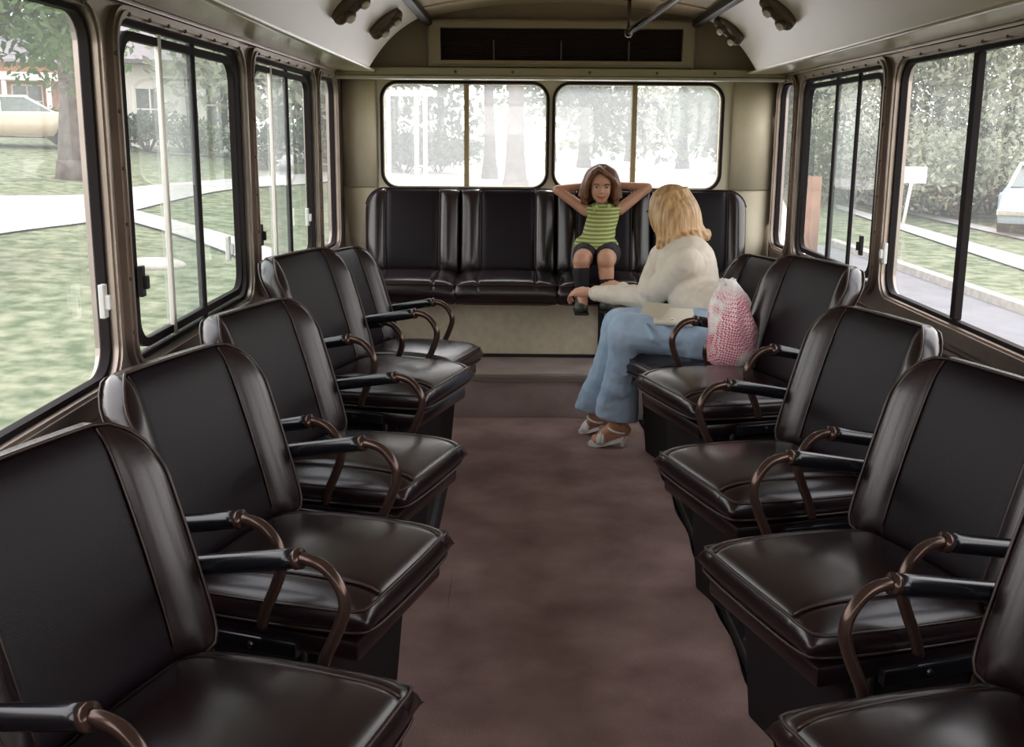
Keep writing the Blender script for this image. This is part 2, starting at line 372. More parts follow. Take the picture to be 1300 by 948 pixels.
for s in (-1, 1):
    X = XL if s < 0 else XR; xi = XC+s*.968; xt = XC+s*.70    # inner soffit edge, top edge
    # soffit
    bm = bmesh.new(); strip(bm, [(X, 1.652), (X-s*.10, 1.650), (xi+s*.02, 1.648), (xi+s*.008, 1.645), (xi-s*.004, 1.650), (xi-s*.006, 1.656)], YF, 5.52, 2)
    fin('ceiling', bm, SOFFIT, None, True, 'structure')
    bm = bmesh.new(); pr = []
    for k in range(13):
        t = k/12; pr.append((xi-s*.006+(xt-xi)*t+s*.018*math.sin(math.pi*t), 1.656+(1.905-1.656)*t+.02*math.sin(math.pi*t)))
    strip(bm, pr, YF, 5.22, 2)
    # the cove turns inward at its rear end
    rows = []
    for j in range(9):
        t = j/8; a = math.pi/2*t; rows.append([bm.verts.new((p[0]+(s*.10*(1-math.cos(a)))*(1-i/12), 5.22+.22*math.sin(a)*(.35+.65*(1-i/12)), p[1]+.04*(1-math.cos(a))*(1-i/12))) for i, p in enumerate(pr)])
    for j in range(8):
        for k in range(12): bm.faces.new((rows[j][k], rows[j][k+1], rows[j+1][k+1], rows[j+1][k]))
    fin('ceiling', bm, COVE, None, True, 'structure')
    bm = bmesh.new(); box(bm, (min(xt-s*.035, xt+s*.01), YF, 1.878), (max(xt-s*.035, xt+s*.01), 5.50, 1.915), bev=.008)
    fin('trim_9' if s < 0 else 'trim_10', bm, STEEL, None, False, 'structure')
    bm = bmesh.new(); box(bm, (min(X, X-s*.012), YF, 1.640), (max(X, X-s*.012), 5.6, 1.652), bev=.003)
    fin('trim_11' if s < 0 else 'trim_12', bm, FRAME, None, False, 'structure')
# rear header: shelf beam, inclined bulkhead and the vent
bm = bmesh.new()
box(bm, (XL, 5.50, 1.630), (XR, YR, 1.672), bev=.006); fin('trim_13', bm, mat('header_beam', (.42, .36, .24), .35, .5), None, False, 'structure')
bm = bmesh.new(); box(bm, (XL, 5.49, 1.612), (XR, 5.56, 1.629), bev=.006); fin('trim_14', bm, mat('header_lit_edge', (.62, .58, .48), .3, .5), None, False, 'structure')  # paler strip puts the lit edge of the beam into its colour
bm = bmesh.new(); vs = [(XL, 5.58, 1.67), (XR, 5.58, 1.67), (XR, 5.52, 2.05), (XL, 5.52, 2.05)]; f = bm.faces.new([bm.verts.new(v) for v in vs]); bmesh.ops.solidify(bm, geom=[f], thickness=.02)
fin('wall_back', bm, CEIL, None, False, 'structure')
vent = bpy.data.objects.new('trim_15', None); COL.objects.link(vent); vent['kind'] = 'structure'; vent['label'] = 'air vent'
def vp(a, b, d): # a along x, b up, d outward to cabin
    t = (b-1.67)/.38; return Vector((a, 5.555-.06*t-d, b))
bm = bmesh.new()
o = [(-.475, 1.690), (.875, 1.690), (.875, 1.90), (-.475, 1.90)]; i = [(-.425, 1.708), (.825, 1.708), (.825, 1.868), (-.425, 1.868)]
ring(bm, o, i, -.0, .06, vp); ring(bm, [(-.49, 1.678), (.89, 1.678), (.89, 1.912), (-.49, 1.912)], o, 0, .035, vp)
fin('vent_frame', bm, mat('vent_frame', (.34, .27, .18), .35, .45), vent, False)
bm = bmesh.new(); bm.faces.new([bm.verts.new(vp(p[0], p[1], .004)) for p in i]); fin('vent_back', bm, mat('vent_interior', (.035, .025, .028), .8, .2), vent, False)
bm = bmesh.new()
for k in range(15):
    z = 1.713+k*.0105
    A = [vp(-.425, z, .022), vp(.825, z, .022), vp(.825, z+.006, .034), vp(-.425, z+.006, .034)]
    f = bm.faces.new([bm.verts.new(p) for p in A]); bmesh.ops.solidify(bm, geom=[f], thickness=.0018)
for x in (-.15, .2, .55):
    p = vp(x, 1.715, .02); box(bm, (x-.004, p.y-.03, 1.712), (x+.004, p.y+.0, 1.81))
fin('louvre', bm, GRILLE, vent, False)
bm = bmesh.new()
for x in (-.35, -.05, .35, .7, 1.0): ell(bm, (x, 5.498, 1.65), .008, n=8)
fin('rivet_row', bm, RIVET, vent)

# ceiling grab rail with its hanger
p0 = atZ(797, 42, 1.80); p1 = atZ(855, 0, 1.80); d = (p1-p0).normalized(); p2 = p0+d*5.2
gr = thing('grab_rail', 'bright metal grab rail hung below the ceiling, running forward from the rear vent', 'grab rail', p0)
bm = bmesh.new(); tube(bm, [Vector((0, 0, 0)), (p2-p0)], .016, 12); ell(bm, (0, 0, 0), .017); fin('rail', bm, CHR, gr)
for k, t in enumerate((.03, 1.7, 3.4, 5.1)):
    q = d*t; bm = bmesh.new(); zt = 1.965-1.8
    tube(bm, [q, q+Vector((0, 0, zt+.02))], .009, 10); ell(bm, q, .023, n=12); tube(bm, [q+Vector((0, 0, zt-.02)), q+Vector((0, 0, zt+.0))], .03, 14)
    fin('hanger', bm, TUBE, gr)

# reading lamps on the coves
def lamp(px, py, s, lab, on=False):
    # find the point on the cove face along the pixel ray
    best = None
    for k in range(101):
        t = k/100; x = XC+s*.962+(-s*.262)*t+s*.018*math.sin(math.pi*t); z = 1.656+.249*t+.02*math.sin(math.pi*t)
        P_ = atX(px, py, x) if abs(ray(px, py).x) > 1e-6 else None
        e_ = abs(P_.z-z)
        if best is None or e_ < best[0]: best = (e_, P_, t)
    P_ = best[1]
    th = thing('reading_lamp', lab, 'lamp', P_)
    nrm = Vector((-s*.67, 0, -.74)).normalized(); y = Vector((0, 1, 0)); x = y.cross(nrm)
    y, x = x, y
    M = Matrix((( y.x, x.x, nrm.x), (y.y, x.y, nrm.y), (y.z, x.z, nrm.z)))
    bm = bmesh.new(); ell(bm, nrm*.014, (.085, .062, .026), M, 20); cap(bm, y*-.06+nrm*.03, .026, y*.06+nrm*.03, .026); fin('base', bm, mat('lamp_base', (.13, .085, .06), .4, .4), th)
    for q in (-.042, .030):
        bm = bmesh.new(); c = y*q+nrm*.045; ell(bm, c, (.028, .028, .024), M, 16); fin('shade', bm, mat('lamp_shade', (.09, .055, .04), .3, .5), th)
        bm = bmesh.new(); ell(bm, c+nrm*.014+Vector((0, -.012, -.004)), (.018, .018, .014), M, 12); fin('bulb', bm, mat('lamp_bulb', (.85, .80, .70), .12, .8), th)
    return th
lamp(485, 24, -1, 'dark two-eyed reading lamp on the left cove, nearest the rear vent')
lamp(440, 0, -1, 'dark two-eyed reading lamp on the left cove, cut by the top edge')
lamp(930, 33, 1, 'dark two-eyed reading lamp on the right cove, nearest the rear vent')
lamp(993, 9, 1, 'dark two-eyed reading lamp on the right cove, second from the rear vent')
# ------------------------------------------------------------------ seats
def cushion_fn(W, D, T, xs, crown, drop, side_drop=.0, p=9, q=2.2, ek=.10, groove=.009, gw=.007, bucket=0):
    """returns f(u, v, side) -> local point: x across, y along (0..D), z thickness; side=1 face, -1 underside"""
    def f(u, v, side):
        w = 2*v-1
        x = W/2*u*math.sqrt(max(0, 1-ek*w*w)); y = D/2*w*math.sqrt(max(0, 1-ek*u*u))
        e = max(0, 1-abs(u)**p)**(1/q)*max(0, 1-abs(w)**p)**(1/q)
        z = T/2*side*e
        ax = abs(x)
        if side > 0:
            z += crown*(1-u*u)*(1-w*w)
            over = max(0, ax-xs)/max(1e-6, W/2-xs)
            z -= side_drop*over**1.6
            if bucket: z += .014*math.sin(math.pi*min(1, over))*e
            z -= groove*math.exp(-((ax-xs)/gw)**2)*e
        if bucket:
            z += bucket*(max(0, ax-xs*.9)/(W/2-xs*.9))**1.25*(1-.35*max(0, v-.8)/.2)
        if drop:
            over = max(0, ax-xs)/max(1e-6, W/2-xs)
            y -= drop*min(1, over)**1.7*max(0, v)**3
        return Vector((x, y+D/2, z))
    return f
def us(W, xs, n=34):
    s = set()
    for k in range(n+1): s.add(round(-math.cos(math.pi*k/n)*.35+(2*k/n-1)*.65, 4))
    for b in (-1, 1):
        for d in (-.03, -.015, 0, .015, .03): s.add(round(b*2*xs/W+d, 4))
    l = sorted(s); out = [l[0]]
    for a in l[1:]:
        if a-out[-1] > .008: out.append(a)
    out[-1] = l[-1]; return out
def pad_mesh(f, ul, nv=26, us_=0):
    bm = bmesh.new(); vl = [.5-.5*math.cos(math.pi*k/nv)*.4-(.5-k/nv)*.6 for k in range(nv+1)]
    vl[0] = 0; vl[-1] = 1
    rows = {}
    for sd in (1, -1):
        for j, v in enumerate(vl):
            for i, u in enumerate(ul):
                if sd < 0 and (j in (0, nv) or i in (0, len(ul)-1)): rows[sd, j, i] = rows[1, j, i]
                else: rows[sd, j, i] = bm.verts.new(f(u, v, sd))
        for j in range(nv):
            for i in range(len(ul)-1):
                q = [rows[sd, j, i], rows[sd, j, i+1], rows[sd, j+1, i+1], rows[sd, j+1, i]]
                if len(set(q)) >= 3:
                    try:
                        fc_ = bm.faces.new(q if sd > 0 else q[::-1])
                        if us_ and sd > 0 and abs(ul[i]+ul[i+1])/2 < us_ and j < nv-1: fc_.material_index = 1
                    except ValueError: pass
    return bm
def pad_piping(f, W, D, xs, T, seams=True, rim=True, r=.0035, vr=(.03, .97)):
    bm = bmesh.new()
    if seams:
        for b in (-1, 1):
            pts = []
            for k in range(25):
                v = vr[0]+(vr[1]-vr[0])*k/24; u = b*2*xs/W; pt = f(u, v, 1); pt.x = b*xs if False else pt.x; pt.z += .004; pts.append(pt)
            tube(bm, pts, r*.8, 6)
    if rim:
        # welt running round the face edge
        for zs in rim:
            pts = []
            A = .955
            for k in range(96):
                a = 2*math.pi*k/96; c, s = math.cos(a), math.sin(a); m_ = (abs(c)**14+abs(s)**14)**(1/14)
                u = c/m_*A; v = .5+.5*s/m_*A; pt = f(u, v, zs); ctr = f(0, .5, zs)
                pt += (Vector((pt.x, pt.y-D/2, 0))).normalized()*.003; pt.z += .001*zs; pts.append(pt)
            tube(bm, pts, r, 6, closed=True)
    return bm
# seat local frame: x across, y forward, z up, origin on floor under the seat centre
CW, CD, CT, CXS = .47, .455, .095, .160
BW, BH, BT, BXS = .50, .47, .085, .162
fc = cushion_fn(CW, CD, CT, CXS, .022, 0, .016, p=8, q=2.1, ek=.06)
fb = cushion_fn(BW, BH, BT, BXS, .010, .085, .0, p=10, q=2.2, ek=.03, bucket=.055)
REC = math.atan2(.120, .385)
def backM(zb=.395, yb=-.052):
    # plane of the backrest: local x->x, local y->up along the recline, local z->forward
    c, s = math.cos(REC), math.sin(REC)
    return Matrix(((1, 0, 0, 0), (0, -s, c, yb-BT/2), (0, c, s, zb), (0, 0, 0, 1)))
cM = Matrix.Translation((0, -.072, .400)) @ Matrix.Rotation(R(1.5), 4, 'X')
def seat_bms():
    out = {}
    b = pad_mesh(fc, us(CW, CXS)); b.transform(cM); out['seat'] = b
    b = pad_piping(fc, CW, CD, CXS, CT, True, (1, -1)); b.transform(cM); out['seat_piping'] = b
    b = pad_mesh(fb, us(BW, BXS), us_=2*BXS/BW); b.transform(backM()); out['backrest'] = b
    b = pad_piping(fb, BW, BH, BXS, BT, True, (1, -1), vr=(.10, .965)); b.transform(backM()); out['back_piping'] = b
    return out
def arm_bms(s):
    x = s*.262
    b = bmesh.new(); tube(b, catmull([(x, -.125, .556), (x, -.10, .560), (x, .02, .584), (x, .128, .606)], 4), [.013]+[.019]*11+[.017], 12)
    front = catmull([(x, .10, .600), (x, .135, .606), (x, .175, .596), (x, .205, .562), (x, .212, .525), (x, .195, .475), (x, .172, .425), (x, .160, .385)], 5)
    t = bmesh.new(); tube(t, front, .0115, 10)
    tube(t, [(x, .118, .603), (x, .130, .606)], .0195, 12)
    tube(t, [(x, -.118, .557), (x, -.132, .555)], .020, 12); ell(t, (x, -.14, .555), (.018, .014, .018), n=10)
    tube(t, catmull([(x, -.125, .556), (x*.99, -.118, .53), (x*.99, -.085, .47), (x, -.06, .375), (x, -.03, .362), (x, .05, .358), (x, .165, .352)], 5), .009, 8)
    r = bmesh.new(); box(r, (x-.010, -.07, .335), (x+.010, .24, .368), bev=.004)
    for yy in (-.03, .14): ell(r, (x+s*.011, yy, .352), .008, n=8)
    return b, t, r
def make_seat(lab, grp):
    t = thing('bus_seat', lab, 'seat', group=grp)
    bs = seat_bms()
    a = fin('seat', bs['seat'], VIN, t); fin('piping', bs['seat_piping'], PIPE, a)
    a = fin('backrest', bs['backrest'], VIN, t); a.data.materials.append(BACKP); fin('piping', bs['back_piping'], PIPE, a)
    for s in (-1, 1):
        b, tb, rr = arm_bms(s)
        a = fin('armrest', tb, TUBE, t); fin('arm_pad', b, PAD, a); fin('side_rail', rr, PAD, a, False)
    bm = bmesh.new(); box(bm, (-.215, -.06, .315), (.215, .345, .362), bev=.012); smooth_by_angle(fin('seat_frame', bm, VIN, t))
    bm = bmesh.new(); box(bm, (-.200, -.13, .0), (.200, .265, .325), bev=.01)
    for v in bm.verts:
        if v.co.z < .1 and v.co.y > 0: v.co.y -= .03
    fin('pedestal', bm, BLACKM, t, False)
    for s in (-1, 1):
        bm = bmesh.new(); tube(bm, catmull([(s*.205, .22, .335), (s*.209, .22, .2), (s*.212, .20, .02), (s*.212, .20, .0)], 4), .009, 8); tube(bm, [(s*.212, .20, .0), (s*.212, .20, .008)], .016, 10); fin('leg', bm, STEEL, t)
        bm = bmesh.new(); tube(bm, catmull([(s*.205, -.02, .335), (s*.209, -.04, .2), (s*.212, -.06, .02), (s*.212, -.06, .0)], 4), .009, 8); tube(bm, [(s*.212, -.06, .0), (s*.212, -.06, .008)], .016, 10); fin('leg', bm, STEEL, t)
    bm = bmesh.new(); tube(bm, [(.210, -.048, .12), (.210, .21, .12)], .008, 8); tube(bm, [(-.210, -.048, .12), (-.210, .21, .12)], .008, 8); fin('stretcher', bm, STEEL, t)
    return t
PHI = .309; SX = {'L': -.577, 'R': .825}; SY = {'L': 1.464, 'R': 1.388}; SP = .681
SEATTW = {('L', 1): (-.005, 0, 0), ('L', 2): (.004, 0, 0), ('L', 4): (-.01, 0, .004), ('L', 5): (0, 0, .01), ('R', 3): (-.01, 0, .005), ('R', 4): (.005, 0, 0)}
labs = {('L', 1): 'dark vinyl bus seat nearest the camera on the left, cut by the frame edge',
        ('L', 2): 'dark vinyl bus seat in the left row, second from the camera',
        ('L', 3): 'dark vinyl bus seat in the left row, third from the camera',
        ('L', 4): 'dark vinyl bus seat in the left row, fourth from the camera, raised',
        ('L', 5): 'dark vinyl bus seat at the far end of the left row, half hidden',
        ('R', 1): 'dark vinyl bus seat cut off by the lower right corner of the picture',
        ('R', 2): 'largest fully lit dark vinyl bus seat in the right row beside the road window',
        ('R', 3): 'dark vinyl bus seat just nearer than the one with the bag',
        ('R', 4): 'dark vinyl bus seat carrying the pink checked bag',
        ('R', 5): 'dark vinyl bus seat in the right row that the blonde woman sits on'}
proto = None
for sd in 'LR':
    for k in range(1, 6):
        g = 'single seats along the left windows' if sd == 'L' else 'single seats along the right windows'
        if proto is None: proto = o = make_seat(labs[sd, k], g)
        else: o = copy_tree(proto); o['label'] = labs[sd, k]; o['group'] = g
        dx, dy, dz = SEATTW.get((sd, k), (0, 0, 0))
        o.location = (SX[sd]+dx, SY[sd]+SP*(k-1)+dy, (.075 if k == 4 else 0)+dz)
        o.rotation_euler.z = (-1 if sd == 'L' else 1)*(math.pi/2+PHI)

# rear bench: four joined places on a raised box
B0, B1 = -.835, 1.205; BWD = (B1-B0)/4
bench = thing('rear_bench', 'long four-place dark vinyl bench across the back of the bus', 'bench', ((B0+B1)/2, 5.3, .207))
bench_c = (B0+B1)/2
BHB, RB = .47, math.atan2(.10, .42)
for k in range(4):
    x0 = B0+BWD*(k+.5)-bench_c
    def fbb(u, v, side, k=k):
        w = 2*v-1; W = BWD
        x = W/2*u; xs = .145; ax = abs(x)
        outer = (k == 0 and u < 0) or (k == 3 and u > 0)
        e = max(0, 1-abs(u)**(10 if outer else 40))**(1/(2.2 if outer else 3))*max(0, 1-abs(w)**10)**(1/2.4)
        z = .045*side*e
        over = max(0, ax-xs)/(W/2-xs)
        if side > 0:
            z += .012*(1-(x/(W/2))**2)*(1-w*w)+.016*math.exp(-((over-.45)/.3)**2)*(1 if ax > xs else 0)*(1-w**8)
            z -= .014*math.exp(-((ax-xs)/.008)**2)*e
        y = BHB/2*w
        y -= (.115 if outer else .010)*(1-math.sqrt(max(0, 1-min(1, over)**2)))*max(0, v)**3
        if outer: x *= 1-.04*(1-v)**2
        return Vector((x, y+BHB/2, z))
    c, s = math.cos(RB), math.sin(RB)
    M = Matrix(((1, 0, 0, x0), (0, s, -c, 5.44-5.3), (0, c, s, .385), (0, 0, 0, 1)))
    b = pad_mesh(fbb, us(BWD, .145), us_=.29/BWD); b.transform(M); a = fin('backrest', b, VIN, bench); a.data.materials.append(BACKP)
    b = bmesh.new()
    for q in (-1, 1):
        pts = [M @ (fbb(q*.29/BWD, v/24, 1)+Vector((0, 0, .006))) for v in range(1, 24)]; tube(b, pts, .0032, 6)
    pts = [M @ (fbb(u/20*.99, .985, 1)+Vector((0, 0, .002))) for u in range(-20, 21)]; tube(b, pts, .004, 6)
    fin('piping', b, PIPE, a)
    fs = cushion_fn(BWD*1.035, .49, .125, .145, .020, 0, .010, p=14, q=2.3, ek=0)
    M2 = Matrix(((1, 0, 0, x0), (0, -1, 0, 5.475-5.3), (0, 0, 1, .352), (0, 0, 0, 1)))
    b = pad_mesh(fs, us(BWD*1.035, .145)); b.transform(M2); a = fin('seat', b, VIN, bench)
    b = pad_piping(fs, BWD*1.035, .49, .145, .125, True, (1, -1)); b.transform(M2); fin('piping', b, PIPE, a)
bm = bmesh.new(); box(bm, (B0-bench_c+.03, -.07, .0), (B1-bench_c-.03, .30, .28)); fin('bench_base', bm, BLACKM, bench, False)

# ------------------------------------------------------------------ people
def hairmat(name, c1, c2, sc):
    m = mat(name, c1, .42, .4); nt = m.node_tree; b = nt.nodes['Principled BSDF']; tc = nt.nodes['Texture Coordinate']
    mp = nt.nodes.new('ShaderNodeMapping'); mp.inputs['Scale'].default_value = sc; nt.links.new(tc.outputs['Object'], mp.inputs[0])
    n = nt.nodes.new('ShaderNodeTexNoise'); n.inputs['Scale'].default_value = 1; n.inputs['Detail'].default_value = 4; nt.links.new(mp.outputs[0], n.inputs[0])
    r = nt.nodes.new('ShaderNodeValToRGB'); r.color_ramp.elements[0].position = .3; r.color_ramp.elements[1].position = .7; r.color_ramp.elements[0].color = (*c1, 1); r.color_ramp.elements[1].color = (*c2, 1)
    nt.links.new(n.outputs['Fac'], r.inputs[0]); nt.links.new(r.outputs[0], b.inputs['Base Color'])
    u = nt.nodes.new('ShaderNodeBump'); u.inputs['Strength'].default_value = .6; u.inputs['Distance'].default_value = .004; nt.links.new(n.outputs['Fac'], u.inputs['Height']); nt.links.new(u.outputs['Normal'], b.inputs['Normal'])
    return m
SKIN = mat('skin', (.55, .28, .18), .5, .35, var=.06, vscale=12)
SKING = mat('child_skin', (.52, .27, .18), .5, .35, var=.06, vscale=14)
KNIT = mat('cream_knit', (.70, .63, .54), .85, .2, bump=.8, bscale=350, var=.04, vscale=30)
DENIM = mat('light_blue_denim', (.34, .46, .61), .85, .2, bump=.5, bscale=500, col2=(.42, .53, .67), vscale=14)
BLOND = hairmat('blonde_hair', (.30, .155, .06), (.72, .47, .24), (75, 75, 7))
BROWNH = hairmat('auburn_hair', (.085, .035, .02), (.24, .105, .06), (90, 60, 9))
WSHOE = mat('white_shoe', (.82, .80, .77), .3, .5)
def V(px, py, Y): return atY(px, py, Y)
def hand(bm, wrist, dirv, palmn, s=1.0, curl=.5, side=1, spread=1.0):
    """palm, four jointed fingers and a thumb; dirv along the hand, palmn out of the palm"""
    d = Vector(dirv).normalized(); n = Vector(palmn); n = (n-d*n.dot(d)).normalized(); x = d.cross(n)*side
    w = Vector(wrist)
    cap(bm, w, .021*s, w+d*.03*s, .025*s, sq=.7, ref=n)
    for q, L, r in ((-.028, .055, .0155), (-.009, .060, .0165), (.010, .058, .016), (.027, .050, .015)):
        cap(bm, w+d*.02*s+x*q*.7*s, r*s, w+d*L*1.3*s+x*q*s, r*.82*s)
    for q, L0, r in ((-.031, .040, .0072), (-.0105, .046, .0082), (.0105, .050, .0085), (.031, .045, .0084)):
        p = w+d*.072*s+x*q*s; a = curl*.5; v = d
        for j, f in enumerate((.46, .30, .24)):
            v = (d*math.cos(a)+n*math.sin(a)+x*q*2.0*spread).normalized(); e_ = p+v*L0*2*f*s
            cap(bm, p, r*s*(1-.08*j), e_, r*s*(.92-.08*j), n=10); p = e_; a += curl
    p = w+d*.025*s+x*.022*s
    v1 = (d*.55+x*.75+n*.3).normalized(); p1 = p+v1*.034*s; v2 = (d*.85+x*.30+n*.45).normalized(); p2 = p1+v2*.028*s; p3 = p2+(v2+n*.2).normalized()*.022*s
    cap(bm, p, .013*s, p1, .011*s, n=10); cap(bm, p1, .0105*s, p2, .0095*s, n=10); cap(bm, p2, .0095*s, p3, .0075*s, n=10)
def head(bm, c, fwd, upv, s):
    """skull, jaw, nose, lips, ears, brow; c = centre of the head, s = head height"""
    f = Vector(fwd).normalized(); u = Vector(upv); u = (u-f*u.dot(f)).normalized(); r = f.cross(u); c = Vector(c)
    M = Matrix(((r.x, f.x, u.x), (r.y, f.y, u.y), (r.z, f.z, u.z)))
    L = lambda a, b, d: c+r*a*s+f*b*s+u*d*s
    ell(bm, L(0, -.06, .12), (.335*s, .40*s, .37*s), M, 24)
    ell(bm, L(0, .10, -.10), (.27*s, .27*s, .36*s), M, 20)
    ell(bm, L(0, .19, -.34), (.13*s, .13*s, .12*s), M, 14)
    for q in (-1, 1):
        ell(bm, L(q*.14, .21, -.13), (.11*s, .12*s, .12*s), M, 12)
        ell(bm, L(q*.33, -.04, -.03), (.035*s, .07*s, .10*s), M, 10)
        ell(bm, L(q*.13, .295, .10), (.10*s, .05*s, .035*s), M, 10)
    cap(bm, L(0, .34, .05), .028*s, L(0, .425, -.10), .042*s, n=10)
    for q in (-1, 1): ell(bm, L(q*.04, .39, -.12), .028*s, n=8)
    ell(bm, L(0, .36, -.225), (.085*s, .035*s, .025*s), M, 10); ell(bm, L(0, .355, -.265), (.07*s, .035*s, .028*s), M, 10)
    return L, M
EYEW = mat('eye_white', (.42, .36, .32), .3, .5); EYED = mat('eye_iris', (.06, .035, .02), .2, .6); LIPS = mat('lips', (.42, .10, .085), .4, .4); BROW = mat('eyebrow', (.10, .05, .03), .7, .2)
def face(L, M, s, parent, eyes=True):
    bm = bmesh.new()
    for q in (-1, 1): ell(bm, L(q*.145, .335, .035), (.060*s, .032*s, .026*s), M, 12)
    fin('eye', bm, EYEW, parent)
    bm = bmesh.new()
    for q in (-1, 1): ell(bm, L(q*.145, .360, .035), (.032*s, .014*s, .027*s), M, 10)
    fin('iris', bm, EYED, parent)
    bm = bmesh.new()
    for q in (-1, 1): tube(bm, [L(q*.07, .385, .115), L(q*.15, .385, .135), L(q*.23, .345, .11)], .013*s, 6)
    fin('eyebrow', bm, BROW, parent)
    bm = bmesh.new()
    tube(bm, catmull([L(-.125, .352, -.215), L(-.06, .395, -.235), L(0, .405, -.23), L(.06, .395, -.235), L(.125, .352, -.215)], 3), .017*s, 8)
    tube(bm, catmull([L(-.10, .362, -.235), L(-.04, .392, -.262), L(.04, .392, -.262), L(.10, .362, -.235)], 3), .019*s, 8)
    fin('lips', bm, LIPS, parent)

# ---- woman
hip = Vector((.80, 4.12, .565))
hL = V(893, 428, 4.03); hR = V(888, 420, 4.26)
kL = V(797, 421, 4.10); kR = V(788, 414, 4.27)
aL = V(783, 537, 4.27); aR = V(756, 527, 4.44)
sp1 = V(884, 385, 4.22); chest = V(868, 345, 4.30); neck = V(858, 312, 4.36)
shL = V(872, 333, 4.17); shR = V(842, 326, 4.48)
eL = V(826, 377, 4.30); wL = V(751, 372, 4.60)
eR = V(815, 384, 4.60); wR = V(788, 366, 4.78)
hc = V(849, 270, 4.42)
woman = thing('person', 'person with blonde hair in cream sweater and flared blue jeans, leaning forward', 'person', (.6, 4.2, 0))
wo = Vector((.6, 4.2, 0))
def loc(o):  # meshes were built in world coordinates; shift them to their thing's origin
    o.data.transform(Matrix.Translation(-wo)); return o
bm = bmesh.new()
ffwd = Vector((-.75, .62, -.22)); fup = Vector((-.30, .10, .95))
Lh, Mh = head(bm, hc, ffwd, fup, .215)
cap(bm, neck-(hc-neck)*.1, .046, hc-(hc-neck)*.15, .05)
cap(bm, shL, .030, shR, .030); cap(bm, sp1, .085, hip, .11); cap(bm, chest, .09, sp1, .085); cap(bm, neck, .045, chest, .06)
cap(bm, shL, .034, eL, .030); cap(bm, eL, .030, wL, .023); cap(bm, shR, .034, eR, .030); cap(bm, eR, .030, wR, .023)
cap(bm, hL, .085, kL, .055); cap(bm, hR, .085, kR, .055); cap(bm, kL, .052, aL, .034); cap(bm, kR, .052, aR, .034)
gL = V(722, 368, 4.66)
hand(bm, wL, gL-wL, Vector((.1, .35, -.9)), .95, .8, side=-1)
hand(bm, wR, V(762, 356, 4.87)-wR, Vector((-.1, .5, -.8)), .92, .5, side=1)
# feet in high-heeled sandals: heel, ball, toes
def foot_pts(a, toe, heel, s=1):
    return a, Vector(heel), Vector(toe)
toeL = atZ(752, 556, .028); heelL = Vector((aL.x+.035, aL.y+.01, .062)); toeR = atZ(741, 540, .028); heelR = Vector((aR.x+.035, aR.y+.01, .062))
for a, t, hl in ((aL, toeL, heelL), (aR, toeR, heelR)):
    dd = (t-hl); dd.z = 0; dd.normalize(); sd = dd.cross(Vector((0, 0, 1)))
    ball = hl+(t-hl)*.68; ball.z = .036
    cap(bm, a, .034, hl+Vector((0, 0, .022)), .030); cap(bm, hl+Vector((0, 0, .018)), .027, ball, .026); cap(bm, a-Vector((0, 0, .01)), .030, ball+Vector((0, 0, .012)), .022)
    for q, L_ in ((-.026, .85), (-.013, .93), (0, .98), (.013, 1.0), (.027, 1.0)):
        p = hl+(t-hl)*L_; p.z = .026; cap(bm, ball+sd*q, .011, p+sd*q*1.05, .009 if q < .02 else .012, n=8)
loc(blend('body', bm, SKIN, woman, .0045, 3))
# sweater
bm = bmesh.new()
cap(bm, chest+Vector((.02, 0, .02)), .118, sp1, .112); ell(bm, chest+Vector((.01, .0, .01)), (.130, .155, .15)); cap(bm, sp1, .112, hip+Vector((.02, -.01, .06)), .128)
cap(bm, shL, .060, shR, .060); cap(bm, neck+Vector((.01, -.01, -.01)), .060, chest, .11)
bust = (Vector((-.8, .45, -.35))).normalized()
cap(bm, shL, .066, chest+Vector((.02, -.02, 0)), .10)
for q in (-.07, .07): ell(bm, chest+bust*.105+Vector((.5, .85, 0))*q+Vector((0, 0, -.035)), .068)
cap(bm, shL, .064, shL.lerp(eL, .5), .058); cap(bm, shL.lerp(eL, .5), .060, eL, .051); cap(bm, eL, .051, eL.lerp(wL, .55), .046); cap(bm, eL.lerp(wL, .55), .046, eL.lerp(wL, .93), .035)
cap(bm, shR, .062, eR, .050); cap(bm, eR, .049, eR.lerp(wR, .9), .036)
for t in (.25, .55, .8):  # folds gathered along the sleeve
    p = eL.lerp(wL, t*.5); ell(bm, p, (.050, .03, .050))
sweater = loc(blend('sweater', bm, KNIT, woman, .006, 5, disp=.010, dscale=.05))
bm = bmesh.new()
for p, q, r in ((wL, eL, .030), (wR, eR, .031)):
    d_ = (q-p).normalized(); c = p.lerp(q, .075); x, y = frame_of(d_); tube(bm, [c+x*r*math.cos(a)+y*r*math.sin(a) for a in [2*math.pi*k/20 for k in range(20)]], .006, 8, closed=True)
loc(fin('cuff', bm, KNIT, sweater))
sweater.children[0].matrix_parent_inverse = Matrix.Identity(4)
